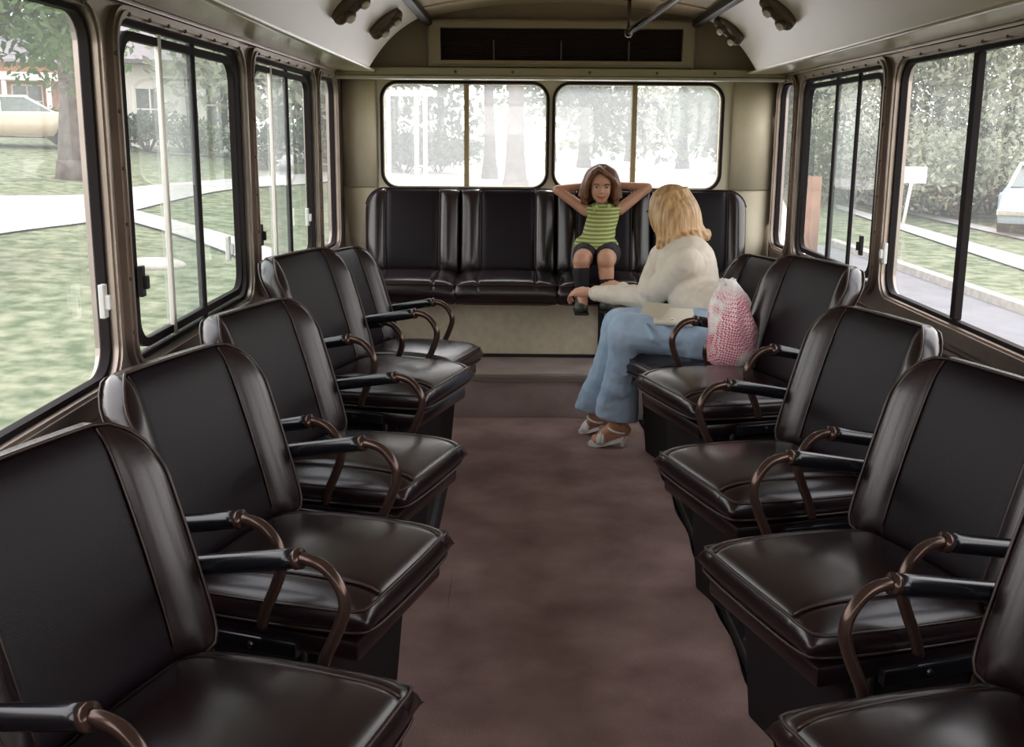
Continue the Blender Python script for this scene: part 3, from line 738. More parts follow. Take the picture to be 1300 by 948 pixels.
# jeans: wide flared legs
bm = bmesh.new()
cap(bm, hL, .110, kL, .080, sq=.95); cap(bm, hR, .110, kR, .080); ell(bm, hip+Vector((0, 0, .0)), (.155, .18, .12)); cap(bm, hL, .12, hR, .12)
for k_, a, o1 in ((kL, aL, 1), (kR, aR, -1)):
    top = k_+Vector((0, 0, -.01)); ax = (a-k_); pts = []
    hem = k_+ax*.90
    d_ = Vector((-.9, .2, 0)).normalized()
    cap(bm, k_, .082, k_+ax*.3, .070); cap(bm, k_+ax*.3, .070, k_+ax*.55, .072)
    # bell: elongated front to back
    rings = []
    for t, rx, ry in ((.30, .066, .060), (.50, .074, .062), (.70, .084, .064), (.84, .092, .068), (.93, .096, .072), (.945, .092, .068)):
        c = k_+ax*t+Vector((-.006*t, 0, 0)); rings.append([bm.verts.new(c+d_*rx*math.cos(2*math.pi*m_/20)+Vector((d_.y, -d_.x, 0))*ry*math.sin(2*math.pi*m_/20)*(1+.06*math.sin(m_*2.0*math.pi/20*5)*t)+Vector((0, 0, -.012*math.cos(2*math.pi*m_/20)*-1))) for m_ in range(20)])
    for i in range(len(rings)-1):
        for m_ in range(20): bm.faces.new((rings[i][m_], rings[i][(m_+1) % 20], rings[i+1][(m_+1) % 20], rings[i+1][m_]))
    bm.faces.new(rings[0][::-1]); bm.faces.new(rings[-1])
for t in (.25, .45, .7):
    p = hL.lerp(kL, t); tube(bm, [p+Vector((-.03, -.075, .06)), p+Vector((.0, -.10, .0)), p+Vector((.05, -.085, -.05))], [.006, .016, .006], 8)
    p = kL.lerp(aL, t*.5+.05); tube(bm, [p+Vector((.06, -.03, .03)), p+Vector((.01, -.072, .0)), p+Vector((-.05, -.04, -.03))], [.006, .014, .006], 8)
jeans = loc(blend('jeans', bm, DENIM, woman, .006, 5, disp=.014, dscale=.07))
# sandals
for t, hl, a in ((toeL, heelL, aL), (toeR, heelR, aR)):
    dd = (t-hl); dd.z = 0; dd.normalize(); sd = dd.cross(Vector((0, 0, 1))); bm = bmesh.new()
    pr = [(-.035, .058, .018), (.0, .05, .026), (.25, .038, .026), (.55, .020, .032), (.8, .014, .040), (1.0, .014, .036), (1.10, .014, .018)]
    up_, lo_ = [], []
    L_ = (Vector((t.x, t.y, 0))-Vector((hl.x, hl.y, 0))).length
    for s_, z_, w_ in pr:
        c = Vector((hl.x, hl.y, 0))+dd*L_*s_; up_.append((c+sd*w_+Vector((0, 0, z_)), c-sd*w_+Vector((0, 0, z_)))); th = .014 if s_ > .5 else .016
        lo_.append((c+sd*w_+Vector((0, 0, max(0.001, z_-th))), c-sd*w_+Vector((0, 0, max(.001, z_-th)))))
    U = [[bm.verts.new(q) for q in pr_] for pr_ in up_]; Lw = [[bm.verts.new(q) for q in pr_] for pr_ in lo_]
    for i in range(len(U)-1):
        bm.faces.new((U[i][0], U[i+1][0], U[i+1][1], U[i][1])); bm.faces.new((Lw[i][0], Lw[i+1][0], Lw[i+1][1], Lw[i][1]))
        for q in (0, 1): bm.faces.new((U[i][q], U[i+1][q], Lw[i+1][q], Lw[i][q]))
    for i in (0, -1): bm.faces.new((U[i][0], U[i][1], Lw[i][1], Lw[i][0]))
    o = fin('sandal', bm, WSHOE, woman, False); loc(o)
    bm = bmesh.new(); hb = Vector((hl.x, hl.y, 0)); cap(bm, hb+Vector((0, 0, .045)), .018, hb+dd*.006+Vector((0, 0, .012)), .011, n=12); loc(fin('heel', bm, WSHOE, o))
    bm = bmesh.new()
    for s_, z_, w_, wd in ((.66, .052, .036, .016), (.74, .044, .037, .014), (.58, .056, .034, .012)):
        c = Vector((hl.x, hl.y, 0))+dd*L_*s_
        arc = [c+sd*w_*math.cos(a)*1.08+Vector((0, 0, .016+(z_-.012)*math.sin(a))) for a in [math.pi*k/12 for k in range(13)]]
        tube(bm, arc, wd, 6, flat=.35)
    c = Vector((a.x, a.y, .085)); x, y = dd, sd
    tube(bm, [c+dd*.036*math.cos(q)+sd*.034*math.sin(q)+Vector((0, 0, .01*math.cos(q))) for q in [2*math.pi*k/20 for k in range(20)]], .005, 6, closed=True)
    loc(fin('strap', bm, WSHOE, o))
# hair
def locks(bm, root, ends, r0, r1):
    for e_ in ends:
        e_ = [Vector(q) for q in e_]; pts = catmull(e_, 4); n = len(pts); tube(bm, pts, [r0+(r1-r0)*k/(n-1) for k in range(n)], 8)
bm = bmesh.new(); hs = .215
ell(bm, Lh(0, -.09, .14), (.40*hs, .46*hs, .42*hs), Mh, 22)
ell(bm, Lh(0, -.20, -.12), (.42*hs, .36*hs, .48*hs), Mh, 20)
ell(bm, Lh(-.22, .02, -.05), (.20*hs, .30*hs, .45*hs), Mh, 14); ell(bm, Lh(.22, .02, -.05), (.20*hs, .30*hs, .45*hs), Mh, 14)
rnd = random.Random(3)
for k in range(46):
    a = math.pi*(k/45)*1.25-math.pi*.125     # around the back from side to side
    ca, sa = math.cos(a), math.sin(a)
    top = Lh(ca*.30, -.10-sa*.30, .38+rnd.uniform(-.05, .05)); mid = Lh(ca*.44, -.12-sa*.42, -.05); low = Lh(ca*(.46+rnd.uniform(0, .05)), -.12-sa*.42, -.42+rnd.uniform(-.04, .04))
    outw = rnd.uniform(.0, .09); tip = Lh(ca*(.52+outw), -.12-sa*(.48+outw), -.60+rnd.uniform(-.10, .12)); tip2 = Lh(ca*(.55+outw), -.12-sa*(.52+outw), -.60+rnd.uniform(-.10, .10))
    tube(bm, catmull([top, mid, low, tip, tip2], 4), [.017, .018, .019, .020, .019, .019, .018, .017, .016, .016, .015, .014, .013, .011, .009, .007, .005], 8)
woman_hair = loc(blend('hair', bm, BLOND, woman, .0042, 2))
face(Lh, Mh, hs, woman)
for o in woman.children:
    if o.name.split('.')[0] in ('eye', 'iris', 'eyebrow', 'lips'): loc(o)

# ---- girl on the bench
go = Vector((.40, 5.2, .645))
girl = thing('person', 'child in striped green top reclining on the rear bench, hands behind head', 'person', go)
def locg(o): o.data.transform(Matrix.Translation(-go)); return o
ghc = V(763, 236, 5.36); gn = V(764, 262, 5.42); gch = V(766, 278, 5.40); gpel = V(757, 313, 5.16)
gsL = V(745, 268, 5.42); gsR = V(786, 266, 5.42)
geL = V(708, 241, 5.46); geR = V(822, 238, 5.46); gwL = V(740, 236, 5.49); gwR = V(788, 235, 5.49)
ghL = V(744, 322, 5.15); ghR = V(772, 322, 5.15)
gkL = V(738, 332, 4.955); gkR = V(769, 332, 4.955)
gaL = V(739, 375, 4.93); gaR = V(771, 372, 4.93)
bm = bmesh.new(); gs = .182
Lg, Mg = head(bm, ghc, Vector((-.02, -1, -.16)), Vector((0.03, -.15, 1)), gs)
cap(bm, gn, .030, ghc, .034)
cap(bm, gch, .075, gpel, .070, sq=.8); cap(bm, gsL, .030, gsR, .030)
for s_, e_, w_ in ((gsL, geL, gwL), (gsR, geR, gwR)): cap(bm, s_, .031, e_, .026); cap(bm, e_, .026, w_, .018)
for h_, k_, a_ in ((ghL, gkL, gaL), (ghR, gkR, gaR)):
    cap(bm, h_, .058, k_, .043); ell(bm, k_+Vector((0, -.012, .004)), .042); cap(bm, k_, .040, k_.lerp(a_, .4), .038); cap(bm, k_.lerp(a_, .4), .038, a_, .025)
    cap(bm, a_, .026, a_+Vector((0, -.09, -.03)), .022)
hand(bm, gwL, Vector((.9, .1, .15)), Vector((.1, -1, 0)), .62, .3, side=1)
hand(bm, gwR, Vector((-.9, .1, .15)), Vector((-.1, -1, 0)), .62, .3, side=-1)
locg(blend('body', bm, SKING, girl, .004, 3)); face(Lg, Mg, gs, girl)
TOP = stripes('striped_green_top', (.19, .22, .055), (.46, .49, .23), 17.5, 'Z', .8, .3, lo=.40, hi=.66)
bm = bmesh.new()
cap(bm, gch+Vector((0, 0, .02)), .084, V(757, 305, 5.20), .080, sq=.85); cap(bm, gch.lerp(gpel, .5), .082, V(756, 311, 5.17), .090, sq=.85)
cap(bm, V(751, 267, 5.41), .034, V(781, 265, 5.41), .034); cap(bm, V(741, 311, 5.17), .05, V(773, 313, 5.17), .05)
t_ = locg(blend('shirt', bm, TOP, girl, .005, 6))
bm = bmesh.new(); cc = V(764, 261, 5.39)
tube(bm, [cc+Vector((.042*math.cos(a), .034*math.sin(a)-.0, .004-.012*(-math.sin(a)) if False else .006*math.sin(a))) for a in [2*math.pi*k/24 for k in range(24)]], .011, 8, closed=True)
for q in (-1, 1):
    cap(bm, cc+Vector((q*.030, -.035, .0)), .012, cc+Vector((q*.045, -.055, -.028)), .006, n=8)
locg(fin('collar', bm, mat('shirt_collar', (.36, .42, .16), .8, .2), t_))
bm = bmesh.new(); SH = mat('black_shorts', (.012, .010, .014), .7, .3)
cap(bm, gpel+Vector((0, 0, -.02)), .078, ghL, .064); cap(bm, gpel+Vector((0, 0, -.02)), .078, ghR, .064)
for h_, k_ in ((ghL, gkL), (ghR, gkR)): cap(bm, h_, .068, h_.lerp(k_, .42), .060)
locg(blend('shorts', bm, SH, girl, .005, 5))
# dark knee sock and shoes
for nm, k_, a_, hi in (('sock', gkL, gaL, .30), ('sock', gkR, gaR, .62)):
    bm = bmesh.new(); cap(bm, k_.lerp(a_, hi), .044 if hi < .4 else .034, k_.lerp(a_, .55 if hi < .4 else .8), .038 if hi < .4 else .032); cap(bm, k_.lerp(a_, .6), .036, a_, .031); locg(blend(nm, bm, SH, girl, .005, 4))
    bm = bmesh.new(); cap(bm, a_+Vector((0, .01, -.022)), .034, a_+Vector((-.01, -.10, -.045)), .030, sq=.8); ell(bm, a_+Vector((-.01, -.085, -.045)), (.036, .045, .028)); sh_ = locg(blend('shoe', bm, mat('dark_shoe', (.05, .05, .045), .45, .4), girl, .005, 4))
    bm = bmesh.new(); box(bm, a_+Vector((-.042, -.125, -.078)), a_+Vector((.028, .035, -.066)), bev=.005); locg(fin('sole', bm, STEEL, sh_, False))
# hair, parted and falling to the shoulders
bm = bmesh.new()
ell(bm, Lg(0, -.16, .17), (.45*gs, .44*gs, .42*gs), Mg, 22); ell(bm, Lg(-.42, -.08, -.12), (.14*gs, .2*gs, .3*gs), Mg, 12); ell(bm, Lg(.42, -.08, -.14), (.14*gs, .2*gs, .3*gs), Mg, 12)
for k in range(46):
    a = math.pi*1.30*(k/45)-math.pi*.15; ca, sa = math.cos(a), math.sin(a)
    fr = 1 if sa > 0 else .55
    top = Lg(ca*.10, .02-sa*.10*fr, .545); m1 = Lg(ca*.37, .0-sa*.36*fr, .36); m2 = Lg(ca*(.47+rnd.uniform(-.02, .03)), -.02-sa*.42*fr, .0); m3 = Lg(ca*(.49+rnd.uniform(-.02, .05)), -.06-sa*.40*fr, -.32); tip = Lg(ca*(.42+rnd.uniform(-.03, .12)), -.06-sa*.34*fr, -.52+rnd.uniform(-.09, .06))
    pts = catmull([top, m1, m2, m3, tip], 4); tube(bm, pts, [.0155-.009*(q/(len(pts)-1))**2 for q in range(len(pts))], 8)
for q in (-1, 1):   # hair parted off-centre and swept to both sides of the face
    for j in range(7): tube(bm, catmull([Lg(.10, .14-.05*j, .53), Lg(.10+q*(.16+.015*j), .30-.05*j, .43-.01*j), Lg(q*(.36+.015*j), .22-.04*j, .20), Lg(q*(.41+.02*j), .14-.03*j, -.08), Lg(q*(.40+.03*j), .10-.02*j, -.34)], 4), .012, 8)
locg(blend('hair', bm, BROWNH, girl, .0038, 2))
for o in girl.children:
    if o.name.split('.')[0] in ('eye', 'iris', 'eyebrow', 'lips'): locg(o)

# ---- pink checked bag on the fourth right seat
def pink():
    m = mat('pink_checked_plastic', (.8, .2, .3), .28, .6); nt = m.node_tree; b = nt.nodes['Principled BSDF']; tc = nt.nodes['Texture Coordinate']
    mp = nt.nodes.new('ShaderNodeMapping'); mp.inputs['Rotation'].default_value = (0, .6, .3); nt.links.new(tc.outputs['Object'], mp.inputs[0])
    ck = nt.nodes.new('ShaderNodeTexChecker'); ck.inputs['Scale'].default_value = 150; ck.inputs[1].default_value = (.86, .74, .75, 1); ck.inputs[2].default_value = (.66, .07, .14, 1); nt.links.new(mp.outputs[0], ck.inputs[0])
    n = nt.nodes.new('ShaderNodeTexNoise'); n.inputs['Scale'].default_value = 9; n.inputs['Detail'].default_value = 2; nt.links.new(tc.outputs['Object'], n.inputs[0])
    r = nt.nodes.new('ShaderNodeValToRGB'); r.color_ramp.elements[0].position = .56; r.color_ramp.elements[1].position = .66; nt.links.new(n.outputs['Fac'], r.inputs[0])  # white blotches put the plastic's highlights into its colour
    sx = nt.nodes.new('ShaderNodeSeparateXYZ'); nt.links.new(tc.outputs['Object'], sx.inputs[0])
    t = nt.nodes.new('ShaderNodeMapRange'); t.inputs[1].default_value = .235; t.inputs[2].default_value = .29; nt.links.new(sx.outputs['Z'], t.inputs[0])
    mxv = nt.nodes.new('ShaderNodeMath'); mxv.operation = 'MAXIMUM'; nt.links.new(r.outputs[0], mxv.inputs[0]); nt.links.new(t.outputs[0], mxv.inputs[1])
    mx = nt.nodes.new('ShaderNodeMix'); mx.data_type = 'RGBA'; nt.links.new(mxv.outputs[0], mx.inputs[0]); nt.links.new(ck.outputs[0], mx.inputs[6]); mx.inputs[7].default_value = (.84, .80, .78, 1)
    nt.links.new(mx.outputs[2], b.inputs['Base Color'])
    return m
bc = Vector((.765, 3.62, .525))
bag = thing('plastic_bag', 'crumpled pink and white checked plastic bag standing on a right-row seat beside the blonde woman', 'bag', bc)
bm = bmesh.new(); rings = []; rnd = random.Random(5)
prof = [(.0, .070, .048), (.012, .084, .056), (.06, .092, .064), (.12, .090, .060), (.17, .086, .054), (.21, .074, .044), (.25, .056, .034), (.285, .038, .024), (.305, .030, .018)]
for i, (z, rx, ry) in enumerate(prof):
    rg = []
    for k in range(40):
        a = 2*math.pi*k/40; q = 1+.05*math.sin(5*a+z*30)+.05*math.sin(9*a-z*22)*(z/.3)+.03*rnd.uniform(-1, 1)
        rg.append(bm.verts.new((rx*q*math.cos(a)-.03*(z/.3)**2, ry*q*math.sin(a), z+.006*math.sin(3*a)*(i > 1))))
    rings.append(rg)
for i in range(len(rings)-1):
    for k in range(40): bm.faces.new((rings[i][k], rings[i][(k+1) % 40], rings[i+1][(k+1) % 40], rings[i+1][k]))
bm.faces.new(rings[0][::-1]); bm.faces.new(rings[-1])
bmesh.ops.subdivide_edges(bm, edges=bm.edges[:], cuts=1, use_grid_fill=True)
o = fin('bag_body', bm, pink(), bag); t = bpy.data.textures.new('crumple', 'VORONOI'); t.noise_scale = .05
dm = o.modifiers.new('crumple', 'DISPLACE'); dm.texture = t; dm.strength = .014; dm.mid_level = .5
bm = bmesh.new()
for k in range(9):
    a = 2*math.pi*k/9; tube(bm, [(.020*math.cos(a)-.03, .012*math.sin(a), .29), (.024*math.cos(a)-.03, .014*math.sin(a), .303), (.030*math.cos(a)-.03, .018*math.sin(a), .311+.004*math.sin(k*2.3))], [.012, .011, .006], 6, flat=.5)
fin('bag_neck', bm, mat('white_plastic', (.82, .78, .76), .3, .5), bag)
bag.rotation_euler.z = .2
# ---- open cream purse on the lap
pc = V(853, 401, 3.985)
pu = thing('purse', 'flat cream purse with an open flap lying on the lap of the blonde woman', 'purse', pc)
CR = mat('cream_leather', (.74, .69, .58), .45, .4)
bm = bmesh.new(); box(bm, (-.070, -.050, -.012), (.085, .050, .010), bev=.008)
for v in bm.verts: v.co.z += -.10*abs(v.co.x)*(v.co.x < 0)+.05*v.co.y
fin('purse_body', bm, CR, pu)
bm = bmesh.new(); A = [(-.125, -.010, .012), (-.045, -.055, .014), (.000, .045, .026), (-.105, .050, .026)]
f = bm.faces.new([bm.verts.new(p) for p in A]); bmesh.ops.solidify(bm, geom=[f], thickness=.005); fin('flap', bm, mat('purse_lining', (.70, .64, .52), .6, .3), pu, False)
bm = bmesh.new(); ell(bm, (.0, -.045, .016), .005, n=8); fin('clasp', bm, CHR, pu)
pu.rotation_euler = (R(24), R(3), R(-6))

# ------------------------------------------------------------------ outside
def sm01(t): t = max(0, min(1, t)); return t*t*(3-2*t)
def gz(x, y):
    d = math.hypot(x, y-2); a = math.atan2(-x, max(y, -5)+1e-6) if y > 0 else (1.57 if x < 0 else -1.57)
    k = sm01((a+.15)/.75)             # 0 on the road side, 1 on the lawn side
    lim = 34
    return -.62+(.012+.048*k)*max(0, min(d, lim)-4)*(1 if a > -.3 else 0+max(0, (a+.6)/.3))
def ghit(px, py):
    d = ray(px, py); t = .5; 
    while t < 400:
        p = CAM+d*t
        if p.z < gz(p.x, p.y):
            lo, hi = t/1.03-.06, t
            for _ in range(20):
                m_ = (lo+hi)/2; q = CAM+d*m_
                if q.z < gz(q.x, q.y): hi = m_
                else: lo = m_
            q = CAM+d*hi; return Vector((q.x, q.y, gz(q.x, q.y)))
        t = t*1.03+.05
    q = CAM+d*80; return Vector((q.x, q.y, gz(q.x, q.y)))
GRASS = mat('lawn_grass', (.045, .066, .028), .95, .1, bump=1, bscale=40, col2=(.165, .175, .115), vscale=5, detail=12)
WALK = mat('sidewalk_concrete', (.33, .31, .30), .9, .2, col2=(.26, .25, .245), vscale=5, detail=8)
ROAD = mat('road_surface', (.14, .137, .15), .85, .2, col2=(.115, .112, .122), vscale=3, detail=8)
CURB = mat('curb_stone', (.30, .28, .25), .9, .2, var=.15, vscale=10)
bm = bmesh.new(); rs = [0, 2, 4, 6, 8, 11, 15, 20, 26, 34, 45, 70, 120, 220]; NA = 96
rows = [[bm.verts.new((r*math.cos(2*math.pi*k/NA), 2+r*math.sin(2*math.pi*k/NA), gz(r*math.cos(2*math.pi*k/NA), 2+r*math.sin(2*math.pi*k/NA)))) for k in range(NA)] for r in rs[1:]]
c = bm.verts.new((0, 2, gz(0, 2)))
for k in range(NA): bm.faces.new((c, rows[0][k], rows[0][(k+1) % NA]))
for i in range(len(rows)-1):
    for k in range(NA): bm.faces.new((rows[i][k], rows[i+1][k], rows[i+1][(k+1) % NA], rows[i][(k+1) % NA]))
fin('lawn_ground', bm, GRASS, None, True, 'structure')
def ground_strip(name, A, B, m, lift=.03, n=10, kind='structure', nw=3):
    """paved band lying on the ground between two edges given as lists of points"""
    bm = bmesh.new(); ea = catmull([Vector((p.x, p.y, 0)) for p in A], n); eb = catmull([Vector((p.x, p.y, 0)) for p in B], n); rows = []
    for p, q in zip(ea, eb):
        rows.append([bm.verts.new((s_.x, s_.y, gz(s_.x, s_.y)+lift)) for s_ in [p.lerp(q, k/nw) for k in range(nw+1)]])
    for i in range(len(rows)-1):
        for k in range(nw): bm.faces.new((rows[i][k], rows[i][k+1], rows[i+1][k+1], rows[i+1][k]))
    return fin(name, bm, m, None, True, kind)
G = ghit
ground_strip('sidewalk', [G(-250, 250), G(0, 250), G(118, 248), G(170, 239), G(285, 229), G(385, 222), G(430, 218)], [G(-250, 345), G(0, 299), G(118, 283), G(170, 269), G(285, 243), G(385, 235), G(430, 230)], WALK)
ground_strip('garden_path', [G(168, 268), G(230, 284), G(285, 299), G(345, 318)], [G(168, 284), G(230, 302), G(285, 322), G(345, 348)], WALK, .035)
ground_strip('far_street', [G(-300, 169), G(0, 168), G(118, 167), G(167, 166), G(296, 174), G(400, 182), G(500, 188)], [G(-300, 174), G(0, 174), G(118, 176), G(167, 187), G(296, 201), G(400, 210), G(500, 226)], WALK, .05, nw=4)
ground_strip('rear_street', [G(440, 196), G(600, 196), G(760, 190), G(965, 192)], [Vector((-.6, 6.8, 0)), Vector((.3, 6.8, 0)), Vector((1.0, 6.8, 0)), Vector((2.4, 6.8, 0))], mat('pale_street', (.66, .64, .62), .9, .2, col2=(.56, .55, .54), vscale=2, detail=6), .04, nw=10)
# right side: road beside the bus, curb, verge, sidewalk
ya = [-8, 0, 3, 8, 14, 22, 34]
def rline(pts):  # line on the ground through two picked points, extended
    p, q = pts; d_ = (q-p); return [p+d_*t for t in (-2.2, -1.2, -.5, 0, .5, 1, 1.8)]
cl = rline([G(1300, 402), G(1135, 343)]); cl2 = [p+Vector((.16, .10, 0)) for p in cl]
base = [Vector((1.8, p.y-3 if i else -10, 0)) for i, p in enumerate(cl)]
ground_strip('road', [Vector((1.55, p.y, 0)) for p in cl], cl, ROAD, .02, nw=6)
bm = bmesh.new(); prev = None
for p, q in zip(catmull(cl, 8), catmull(cl2, 8)):
    z = gz(p.x, p.y); cur = [bm.verts.new((p.x, p.y, z)), bm.verts.new((p.x, p.y, z+.12)), bm.verts.new((q.x, q.y, z+.12)), bm.verts.new((q.x, q.y, z))]
    if prev:
        for k in range(3): bm.faces.new((prev[k], prev[k+1], cur[k+1], cur[k]))
    prev = cur
fin('curb', bm, CURB, None, False, 'structure')
sa = rline([G(1300, 345), G(1140, 292)]); sb = rline([G(1300, 328), G(1140, 283)])
ground_strip('sidewalk', sa, sb, WALK, .03, nw=2)
sa = rline([G(1300, 306), G(1150, 272)]); sb = rline([G(1300, 300), G(1150, 266)])
ground_strip('sidewalk', sa, sb, WALK, .03, nw=2)

# vegetation
def leafmat(name, c1, c2):
    m = mat(name, c1, .6, .3, col2=c2, vscale=.55, detail=12); b = m.node_tree.nodes['Principled BSDF']
    b.inputs['Transmission Weight'].default_value = 0
    nt = m.node_tree; t = nt.nodes.new('ShaderNodeBsdfTranslucent'); mx = nt.nodes.new('ShaderNodeMixShader'); mx.inputs[0].default_value = .35
    rp = nt.nodes['Color Ramp']; nt.links.new(rp.outputs[0], t.inputs[0]); out = nt.nodes['Material Output']
    nt.links.new(b.outputs[0], mx.inputs[1]); nt.links.new(t.outputs[0], mx.inputs[2]); nt.links.new(mx.outputs[0], out.inputs[0]); return m
LF = [leafmat('leaves_fresh', (.07, .12, .045), (.16, .23, .10)), leafmat('leaves_pale', (.13, .16, .10), (.46, .46, .35)), leafmat('leaves_deep', (.03, .05, .025), (.09, .13, .07))]
BARK = mat('bark', (.065, .05, .042), .9, .2, bump=1, bscale=20, col2=(.12, .10, .085), vscale=4, detail=6)
def leaves(bm, blobs, n, size, rnd):
    tot = sum(r[0]*r[1]+r[0]*r[2] for c, r in blobs)
    for c, r in blobs:
        k_ = int(n*(r[0]*r[1]+r[0]*r[2])/tot)
        for _ in range(k_):
            v = Vector((rnd.gauss(0, 1), rnd.gauss(0, 1), rnd.gauss(0, 1))).normalized()*(rnd.random()**.38)
            p = Vector(c)+Vector((v.x*r[0], v.y*r[1], v.z*r[2]))
            a = Vector((rnd.gauss(0, 1), rnd.gauss(0, 1), rnd.gauss(0, 1))).normalized(); b = a.orthogonal().normalized(); b.rotate(Matrix.Rotation(rnd.random()*6.28, 3, a)); q = a.cross(b)
            s = size*rnd.uniform(.6, 1.3)
            bm.faces.new([bm.verts.new(p+b*s), bm.verts.new(p+q*s*.5+b*.1*s), bm.verts.new(p-b*s), bm.verts.new(p-q*s*.5)])
def tree(lab, p, h, cr, tr, lm, seed, n=3500, ls=.16, grp=None, name='tree', lift=.38, spread=1., lean=0):
    rnd = random.Random(seed); t = thing(name, lab, 'tree', p, 0, grp)
    bm = bmesh.new(); tp = [Vector((lean*k/5*h*.1+rnd.uniform(-.03, .03)*k, rnd.uniform(-.03, .03)*k, h*.72*k/5)) for k in range(6)]
    tube(bm, catmull(tp, 4), [tr*(1.35-.35*min(1, k/3)) * (1-.62*k/20) for k in range(21)], 14)
    tube(bm, [Vector((0, 0, -.3)), Vector((0, 0, .12)), Vector((0, 0, .4))], [tr*1.6, tr*1.4, tr*1.3], 14)
    for k in range(7):
        a = k*2.4+rnd.random(); b0 = tp[3].lerp(tp[5], rnd.random()); e_ = b0+Vector((math.cos(a)*cr*.6, math.sin(a)*cr*.6, rnd.uniform(.1, .25)*h))
        tube(bm, catmull([b0, b0.lerp(e_, .5)+Vector((0, 0, -.1*rnd.random())), e_], 4), [tr*.42*(1-.09*j) for j in range(9)], 7)
    fin('trunk', bm, BARK, t)
    bm = bmesh.new(); bl = []
    for k in range(13):
        a = rnd.random()*6.28; rr = cr*.62*spread*math.sqrt(rnd.random()); r = cr*rnd.uniform(.34, .52)
        bl.append(((math.cos(a)*rr, math.sin(a)*rr, h*(lift+(.92-lift)*rnd.random())), (r, r, r*.72)))
    leaves(bm, bl, n, ls, rnd)
    me = fin('crown', bm, lm, t, False)
    return t
def shrub(lab, p, w_, h, lm, seed, n=900, ls=.07, grp=None, name='shrub'):
    rnd = random.Random(seed); t = thing(name, lab, 'shrub', p, 0, grp)
    bm = bmesh.new()
    for k in range(6):
        a = k*1.05; tube(bm, [(0, 0, -.1), (math.cos(a)*w_*.2, math.sin(a)*w_*.2, h*.4), (math.cos(a)*w_*.4, math.sin(a)*w_*.4, h*.75)], [.03, .02, .01], 5)
    fin('stem', bm, BARK, t)
    bm = bmesh.new(); bl = [((rnd.uniform(-.4, .4)*w_, rnd.uniform(-.3, .3)*w_, h*rnd.uniform(.35, .68)), (w_*.42, w_*.4, h*.36)) for _ in range(7)]
    leaves(bm, bl, n, ls, rnd); fin('foliage', bm, lm, t, False)
    return t
def on(px, py, D):   # ground point in the direction of a pixel column at distance D
    d = ray(px, 170); d.z = 0; d.normalize(); p = CAM+d*D; return Vector((p.x, p.y, gz(p.x, p.y)))
# left
tree('broad trunked shade tree on the lawn outside the nearest left window', on(96, 170, 24), 15, 4.6, .33, LF[0], 11, 14000, .085, lift=.78)
tree('leafy young tree at the left edge of the nearest left window', on(-34, 170, 13.5), 4.8, 2.2, .06, LF[0], 12, 8000, .065, lift=.44)
tree('green tree between the two left sliding window bars beside the house', on(245, 150, 37), 8, 3.2, .22, LF[0], 13, 4000, .16, lift=.25)
tree('pale leafy tree seen through the third left window', on(352, 150, 34), 11, 5, .25, LF[1], 14, 4500, .2, lift=.2)
tree('deep green tree at the far end of the left windows', on(408, 150, 40), 13, 5.5, .3, LF[2], 15, 4500, .2, lift=.12)
tree('tall tree rising behind the white house roof', on(150, 150, 60), 15, 7, .3, LF[0], 16, 4500, .25, lift=.3)
shrub('round clipped shrub before the white house in the second left window', on(187, 150, 34), 1.6, 1.3, LF[2], 21, 1200, .09)
shrub('low shrub right of the house door in the second left window', on(235, 150, 35), 2.0, 1.2, LF[0], 22, 1200, .09)
shrub('dark shrub beneath the porch in the nearest left window', on(66, 150, 41), 2.2, 1.3, LF[2], 23, 1200, .09)
shrub('wide shrub low in the third left window', on(345, 170, 30), 2.6, 1.5, LF[2], 24, 1200, .1)
# behind
tree('slim dark trunked tree in the second rear pane from the left', on(622, 190, 33), 10, 4.0, .20, LF[2], 31, 4500, .2, lift=.36)
tree('thick pale trunked tree in the second rear pane, right of the slim one', on(655, 200, 27), 10, 3.2, .27, LF[1], 32, 3500, .2, lift=.40)
for k, (px, D, h, cr, m_, lb) in enumerate([(500, 52, 11, 6, 2, 'grey-green tree behind the white arbour in the left rear pane'), (560, 60, 14, 7, 1, 'tall pale tree at the middle of the left rear pane'), (700, 58, 13, 7, 0, 'tree crown behind the post between the rear windows'), (742, 48, 10, 5, 2, 'round tree above the head of the child'), (800, 62, 14, 7.5, 1, 'wide pale tree across the bar of the right rear window'), (868, 50, 11, 5.5, 1, 'bright hazy tree over the white house in the right rear pane'), (930, 44, 11, 5, 0, 'tree at the right end of the rear window')]):
    tree(lb, on(px, 190, D), h, cr, .25, LF[m_], 40+k, 4200, .24, lift=.14)
shrub('long dark shrub under the arbour in the left rear pane', on(512, 185, 33), 3.0, 1.5, LF[2], 51, 2200, .1)
shrub('dark shrub right of the long one in the left rear pane', on(556, 188, 35), 2.2, 1.2, LF[2], 52, 1500, .1)
